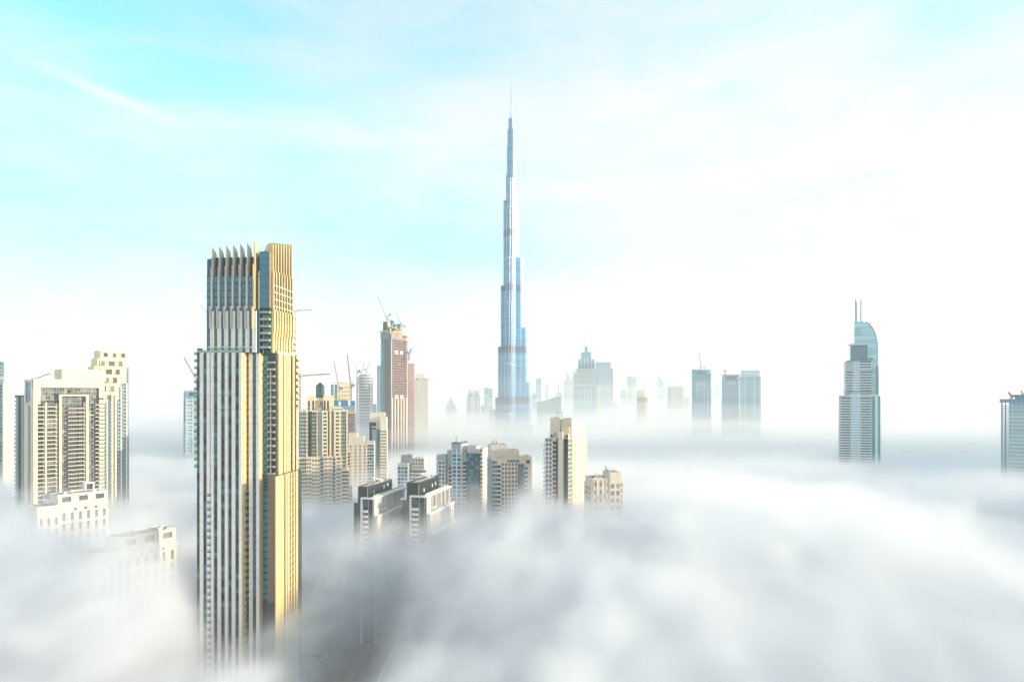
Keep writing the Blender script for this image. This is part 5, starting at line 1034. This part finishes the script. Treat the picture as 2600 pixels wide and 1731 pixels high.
simple('office_tower', 'pair of joined stepped towers with rose piers left of the spire', 1202, 1800,
       [(1190, 1195.5, 990, 'blue_curtain', dict(dep=16, y0=4)), (1197, 1200.5, 990.5, 'concrete_rose', dict(dep=14, y0=5)), (1204, 1210, 990.2, 'blue_curtain', dict(dep=16, y0=4)), (1211.5, 1215.5, 990.6, 'blue_curtain', dict(dep=14, y0=4)), (1187, 1202, 999, 'blue_curtain', dict(dep=22, y0=2)), (1203.5, 1217, 999.3, 'blue_curtain', dict(dep=22, y0=2)), (1185, 1219, 1007, 'blue_curtain', dict(dep=28)), (1196, 1201, 1007.5, 'pale_stone_far', dict(dep=6, y0=-1.5)), (1202.5, 1206, 1007.2, 'pale_stone_far', dict(dep=6, y0=-1.2)), (1211, 1215, 1007.4, 'pale_stone_far', dict(dep=6, y0=-1.4))])
def stripe(t): t.box('light_band', 'steel_pale', t.X(1228.5), t.X(1241.5), -.8, -.05, t.Z(1005), t.Z(1002)); t.box('joint', 'steel_pale', t.X(1241), t.X(1242.3), -.9, -.05, 0, t.Z(984))
simple('glass_tower', 'flat teal glass block split by a pale joint left of the spire', 1240, 2000, [(1229, 1241.5, 984, 'far_teal', dict(dep=24)), (1242, 1250.5, 986, 'far_teal', dict(dep=22, y0=1)), (1235.5, 1240, 980, 'steel_pale', dict(dep=10, y0=4))], extra=stripe)
def dome(t):
    cx, cy, R = t.X(1246), 12, 11; n = 14
    for k in range(5):
        r0, r1 = R*math.cos(k*.3), R*math.cos((k+1)*.3); z0, z1 = t.Z(1026)+R*math.sin(k*.3)*.6, t.Z(1026)+R*math.sin((k+1)*.3)*.6
        v = [(cx+r*math.cos(i*2*math.pi/n), cy+r*math.sin(i*2*math.pi/n), z) for z, r in ((z0, r0), (z1, r1)) for i in range(n)]; t.mesh('dome', 'pale_curtain', v, [tuple(range(n, 2*n))]+[(i, (i+1) % n, n+(i+1) % n, n+i) for i in range(n)])
    tri(t, 1234, 1245, 1026, 1241, 1016, 'pale_curtain')
simple('office_block', 'low pale block with a gabled and domed roof in front of the teal glass block', 1241, 1800, [(1232, 1251, 1026, 'pale_curtain', dict(dep=24))], extra=dome)
simple('office_block', 'tiny block with one blue and one rose face beside the domed block', 1226, 1850, [(1221, 1226, 1029, 'blue_curtain', dict(dep=14)), (1226.1, 1232, 1029.6, 'concrete_rose', dict(dep=14, y0=.5))])
def domelow(t):
    R = 18; n = 16; z0 = t.Z(1040)
    for k in range(6):
        r0, r1 = R*math.cos(k*.26), R*math.cos((k+1)*.26); a, c = z0+R*1.4*math.sin(k*.26), z0+R*1.4*math.sin((k+1)*.26)
        v = [(r*math.cos(i*2*math.pi/n), 20+r*math.sin(i*2*math.pi/n), z) for z, r in ((a, r0), (c, r1)) for i in range(n)]; t.mesh('dome', 'blue_curtain', v, [tuple(range(n, 2*n))]+[(i, (i+1) % n, n+(i+1) % n, n+i) for i in range(n)])
    t.prism('wall', 'blue_curtain', [(R*math.cos(i*2*math.pi/n), 20+R*math.sin(i*2*math.pi/n)) for i in range(n)], 0, z0)
simple('domed_building', 'hazy blue domed building at the foot of the fluted twin tower', 1564, 2300, [], extra=domelow)

# ---------------------------------------------------------------- cranes
def crane(label, base, top, jib, back, mat='crane_white', t=.9, hat=None, apex=None):
    """tower crane: lattice mast, jib, counter-jib with weight, cab; points are (px,py) at depth D"""
    D = base[2]; p0 = pix(base[0], base[1], D); T = Thing('tower_crane', label, 'crane', p0)
    f = lambda q: pix(q[0], q[1], D)-p0
    def lattice(part, a, c, wd, n):
        d = (c-a); side = Vector((0, 1, 0)); up = d.cross(side).normalized()
        q = [lambda k, s=s, r=r: a+d*(k/n)+side*s*wd/2+up*r*wd/2 for s in (-1, 1) for r in (-1, 1)]
        for g in q: T.beam(part, mat, g(0), g(n), t*.45)
        for k in range(n):
            T.beam(part, mat, q[0](k), q[1](k+1), t*.3); T.beam(part, mat, q[2](k+1), q[3](k), t*.3); T.beam(part, mat, q[0](k), q[2](k+1), t*.3); T.beam(part, mat, q[1](k+1), q[3](k), t*.3)
    z0 = Vector((0, 0, 0)); tp = f(top); jb, bk = f(jib), f(back)
    lattice('mast', z0, tp, t*1.6, max(4, int(tp.length/(t*3)))); lattice('jib', tp, jb, t*1.3, max(6, int((jb-tp).length/(t*3)))); lattice('counter_jib', tp, bk, t*1.2, 4)
    T.box('counterweight', 'concrete', bk.x-t*1.3, bk.x+t*1.3, -t*1.2, t*1.2, bk.z-t*2.4, bk.z+t*.4); T.box('cab', 'white_paint', tp.x+t*.8, tp.x+t*2.4, -t*1.2, t*1.2, tp.z-t*1.6, tp.z+t*.6)
    if apex:
        ap = f(apex); T.beam('apex', mat, tp, ap, t*.6); T.beam('stay', mat, ap, jb*.85+tp*.15, t*.25); T.beam('stay', mat, ap, bk, t*.25)
    T.finish()
crane('white luffing crane with the longest raised jib on the unfinished concrete tower', (983, 826, 1112), (984, 812), (958, 749), (990, 797), 'crane_white', 1.2, apex=(987, 800))
crane('small red crane on the yellow formwork of the unfinished concrete tower', (994, 826, 1108), (994, 818), (991, 812), (997, 815), 'crane_red', 1.6)
crane('slim pale crane standing at the right of the formwork', (1020, 832, 1125), (1018, 822), (1006, 790), (1028, 828), 'crane_white', 1.1)
crane('crane climbing the lower wing of the unfinished concrete tower', (1039, 915, 1130), (1040, 897), (1045, 883), (1032, 892), 'steel_blue', 1.3)
crane('horizontal jib crane whose arm crosses the pale cream tower', (1085, 1020, 1290), (1085, 962), (1104, 962), (1058, 961), 'cream_pale', 1.3, apex=(1084, 957))
crane('red-topped crane with near-vertical jib over the blue-topped block', (892, 1015, 850), (892, 985), (882, 899), (899, 976), 'crane_red', .9, apex=(897, 970))
crane('leaning crane in front of the cream hotel block', (862, 1015, 850), (862, 990), (848, 916), (868, 984), 'crane_white', .9, apex=(865, 978))
crane('crane at the left of the round unfinished tower', (906, 960, 1300), (907, 945), (896, 914), (913, 939), 'crane_white', 1.0)
crane('short crane on the round unfinished tower with upright jib', (917, 951, 1300), (918, 946), (926, 921), (912, 943), 'crane_white', 1.1)
crane('crane at the right of the round unfinished tower', (931, 953, 1310), (931, 941), (941, 913), (926, 936), 'crane_white', 1.0)
crane('long low horizontal crane right of the finned tower', (762, 1080, 900), (762, 954), (838, 949), (742, 955), 'crane_red', .9, apex=(764, 940))
crane('faint crane higher up right of the finned tower', (752, 900, 1200), (752, 789), (793, 786), (740, 791), 'crane_white', 1.0, apex=(768, 783))
crane('faint leaning crane left of the finned tower', (499, 1000, 1100), (500, 965), (467, 907), (508, 960), 'crane_red', 1.0)
crane('tiny crane on the left shoulder of the finned tower skyline', (528, 860, 1150), (526, 790), (506, 772), (532, 792), 'crane_white', 1.0)
crane('luffing crane on the unfinished blue tower with teal nets', (1779, 938, 1495), (1779, 932), (1776, 895), (1789, 933), 'concrete', 1.1, apex=(1781, 929))
crane('small horizontal crane above the unfinished slate-blue tower', (1841, 953, 1445), (1841, 941), (1833, 940), (1844, 939), 'crane_red', 1.1)
crane('red luffing crane on the teal netted tower at the right', (2567.5, 1013, 700), (2567.5, 1005), (2560, 995), (2572, 1003), 'crane_red', .9)
crane('second small red crane standing on the roof room at the right', (2597, 1003, 700), (2596.5, 1001), (2592.5, 991), (2599, 1000), 'crane_red', .7)

# ---------------------------------------------------------------- pieces that belong to a part become its sub-parts
SUB = {'lantern_frame': 'lantern', 'lantern_cap': 'lantern', 'counterweight': 'counter_jib', 'stay': 'apex', 'sail_slot': 'sail', 'sail_rim': 'sail', 'mast_brace': 'mast',
       'parapet': 'roof', 'roof_unit': 'roof', 'roof_vent': 'penthouse', 'hatch': 'penthouse', 'cladding_rib': 'penthouse', 'louvre': 'plant_room', 'reveal': 'wall', 'ledge': 'wall', 'finial': 'wall', 'wing_slab': 'wing', 'wing_column': 'wing'}
for root in [o for o in COL.objects if o.type == 'EMPTY' and 'label' in o]:
    by = {}
    for ch in root.children: by.setdefault(ch.name.split('.')[0], []).append(ch)
    for k, p in SUB.items():
        host = [o for o in by.get(p, []) if o.scale[0] == 1 and o.location.length == 0]
        if host:
            for ch in by.get(k, []): ch.parent = host[0]

# ---------------------------------------------------------------- fog and haze
def vol_mat(name, col, dens, aniso=0.0):
    m = bpy.data.materials.new(name); m.use_nodes = True; mt = m.node_tree; mt.nodes.clear()
    mo = mt.nodes.new('ShaderNodeOutputMaterial'); pv = mt.nodes.new('ShaderNodeVolumePrincipled'); mt.links.new(pv.outputs[0], mo.inputs['Volume'])
    pv.inputs['Color'].default_value = (*col, 1); pv.inputs['Density'].default_value = dens; pv.inputs['Anisotropy'].default_value = aniso
    return m
FX, FY0, FY1 = 820.0, 70.0, 1080.0
def fog(name, mn, mxx, vox):
    vd = bpy.data.volumes.new(name); o = bpy.data.objects.new(name, vd); COL.objects.link(o); o['kind'] = 'stuff'
    g = bpy.data.node_groups.new(name, 'GeometryNodeTree'); g.interface.new_socket('Geometry', in_out='INPUT', socket_type='NodeSocketGeometry'); g.interface.new_socket('Geometry', in_out='OUTPUT', socket_type='NodeSocketGeometry')
    N = g.nodes.new; L = g.links.new
    out = N('NodeGroupOutput'); vc = N('GeometryNodeVolumeCube'); sm = N('GeometryNodeSetMaterial'); pos = N('GeometryNodeInputPosition')
    vc.inputs['Min'].default_value = mn; vc.inputs['Max'].default_value = mxx
    for k, i in enumerate('XYZ'): vc.inputs['Resolution '+i].default_value = int((mxx[k]-mn[k])/vox[k])
    def M(op, a, b=None, c=None):
        n = N('ShaderNodeMath'); n.operation = op
        for i, v in enumerate((a, b, c)):
            if v is None: continue
            if hasattr(v, 'links'): L(v, n.inputs[i])
            else: n.inputs[i].default_value = v
        return n.outputs[0]
    def noise(scale, detail, rough=.5, off=(0, 0, 0), rot=0.0):
        vr = N('ShaderNodeVectorRotate'); vr.rotation_type = 'Z_AXIS'; L(pos.outputs[0], vr.inputs['Vector']); vr.inputs['Angle'].default_value = rot; mp = N('ShaderNodeVectorMath'); mp.operation = 'MULTIPLY_ADD'; L(vr.outputs[0], mp.inputs[0]); mp.inputs[1].default_value = scale; mp.inputs[2].default_value = off
        t = N('ShaderNodeTexNoise'); t.inputs['Scale'].default_value = 1; t.inputs['Detail'].default_value = detail; t.inputs['Roughness'].default_value = rough; t.inputs['Distortion'].default_value = .5; L(mp.outputs[0], t.inputs['Vector'])
        return M('SUBTRACT', t.outputs[0], .5)
    sx = N('ShaderNodeSeparateXYZ'); L(pos.outputs[0], sx.inputs[0]); X, Y, Z = sx.outputs
    n1 = noise((1/300, 1/480, 1/400), 2); n2 = noise((1/62, 1/150, 1/60), 5, .6, (7, 3, 1), .3)
    n3 = noise((1/30, 1/66, 1/26), 4, .6, (2, 9, 4), .3)
    amp = M('MULTIPLY', M('MINIMUM', M('MAXIMUM', M('DIVIDE', M('SUBTRACT', 210, X), 260), .38), 1), M('MINIMUM', M('MAXIMUM', M('DIVIDE', M('SUBTRACT', 1000, Y), 480), .25), 1))   # ragged in the lee of the towers, smoother over open ground
    h = M('ADD', 82, M('ADD', M('MULTIPLY', n1, 36), M('MULTIPLY', amp, M('ADD', M('MULTIPLY', n2, 100), M('MULTIPLY', n3, 66)))))
    def gauss(cx, cy_, rx, ry, a):
        ax = M('DIVIDE', M('SUBTRACT', X, cx), rx); ay = M('DIVIDE', M('SUBTRACT', Y, cy_), ry)
        return M('MULTIPLY', M('EXPONENT', M('MULTIPLY', M('ADD', M('MULTIPLY', ax, ax), M('MULTIPLY', ay, ay)), -1)), a)
    for ga in FOG_SHAPE: h = M('ADD', h, gauss(*ga))
    t = M('DIVIDE', M('SUBTRACT', h, Z), 33); t = M('MINIMUM', M('MAXIMUM', t, 0), 1)
    t = M('MULTIPLY', M('MULTIPLY', t, t), M('SUBTRACT', 3, M('MULTIPLY', t, 2)))
    ve = M('MINIMUM', M('MAXIMUM', M('DIVIDE', M('SUBTRACT', M('ADD', h, 34), Z), 75), 0), 1)     # thin veil drifting above the bank
    n4 = noise((1/17, 1/64, 1/15), 4, .65, (4, 1, 8), .3)      # strands
    t = M('MULTIPLY', t, M('ADD', 1, M('MULTIPLY', amp, M('SUBTRACT', M('MINIMUM', M('MAXIMUM', M('ADD', .5, M('MULTIPLY', n4, 4.5)), .08), 1.3), .62))))
    lo = M('MINIMUM', M('MAXIMUM', M('DIVIDE', M('SUBTRACT', M('ADD', Z, M('MULTIPLY', n2, 60)), 14), 30), .12), 1)   # the bank is lifted: thinner air near the ground
    L(M('MULTIPLY', M('ADD', M('MULTIPLY', t, FOG_DENSITY), M('MULTIPLY', M('MULTIPLY', ve, ve), .0035)), lo), vc.inputs['Density'])
    sm.inputs['Material'].default_value = vol_mat('fog', (.875, .90, .945), 1.0); vd.materials.append(sm.inputs['Material'].default_value)
    L(vc.outputs[0], sm.inputs[0]); L(sm.outputs[0], out.inputs[0]); o.modifiers.new('fog', 'NODES').node_group = g
    return o
FOG_DENSITY = .05
FOG_SHAPE = [(210, 520, 130, 150, 22), (340, 400, 120, 110, -20), (-70, 300, 25, 70, -66), (-138, 330, 15, 22, -45), (-172, 300, 26, 34, 33), (-236, 345, 50, 60, 30), (-60, 425, 55, 26, 10), (480, 660, 120, 80, 16), (60, 455, 110, 55, 16), (-122, 288, 30, 46, -20)]
fog('fog', (-FX, FY0, 0), (FX, FY1, 150), (4, 5, 3.5))
def fog_slab(top, dens, seed, amp):
    """far fog: wide rolling sheets of even density round the near bank"""
    random.seed(seed); me = bpy.data.meshes.new('fog_bank'); V = []; Fc = []
    def topz(x, y): return top+amp*(math.sin(x/310+seed)+math.sin(y/270+2*seed)+math.sin((x+y)/150+3*seed)*.5)
    def patch(x0, x1, y0, y1, nx, ny):
        n = len(V)
        for j in range(ny+1):
            for i in range(nx+1):
                x, y = x0+(x1-x0)*i/nx, y0+(y1-y0)*j/ny; V.append((x, y, topz(x, y))); V.append((x, y, .3+.11*seed))
        id_ = lambda i, j, b: n+2*(j*(nx+1)+i)+b
        for j in range(ny):
            for i in range(nx): Fc.append((id_(i, j, 0), id_(i+1, j, 0), id_(i+1, j+1, 0), id_(i, j+1, 0))); Fc.append((id_(i, j+1, 1), id_(i+1, j+1, 1), id_(i+1, j, 1), id_(i, j, 1)))
        for i in range(nx): Fc.append((id_(i, 0, 1), id_(i+1, 0, 1), id_(i+1, 0, 0), id_(i, 0, 0))); Fc.append((id_(i+1, ny, 1), id_(i, ny, 1), id_(i, ny, 0), id_(i+1, ny, 0)))
        for j in range(ny): Fc.append((id_(0, j+1, 1), id_(0, j, 1), id_(0, j, 0), id_(0, j+1, 0))); Fc.append((id_(nx, j, 1), id_(nx, j+1, 1), id_(nx, j+1, 0), id_(nx, j, 0)))
    j = seed*2.1; patch(-9000-9*j, 9000+9*j, FY1-10-j, 16000+9*j, 120, 90); patch(-9000-7*j, -FX+10+j, -1500-7*j, FY1-14-2*j, 40, 16); patch(FX-10-j, 9000+7*j, -1500-7*j, FY1-14-2*j, 40, 16)
    me.from_pydata(V, [], Fc); o = bpy.data.objects.new('fog_bank', me); COL.objects.link(o); o['kind'] = 'stuff'; me.materials.append(vol_mat('fog_bank', (.985, .988, .995), dens))
for i, (tp, dn) in enumerate(((240, .0002), (190, .0003), (155, .0004), (132, .0006), (120, .0009), (108, .0012), (97, .001), (86, .0024), (75, .0036), (64, .006), (54, .010), (42, .03))): fog_slab(tp, dn, 1.0+1.3*i, 5)
hz = struct('haze', 'asphalt', [(x, y, z) for x in (-20000, 20000) for y in (-3500, 45000) for z in (-2, 900)], BOXF); hz['kind'] = 'stuff'
hz.data.materials.clear(); hz.data.materials.append(vol_mat('haze', (.82, .93, 1.0), .00015, .2))
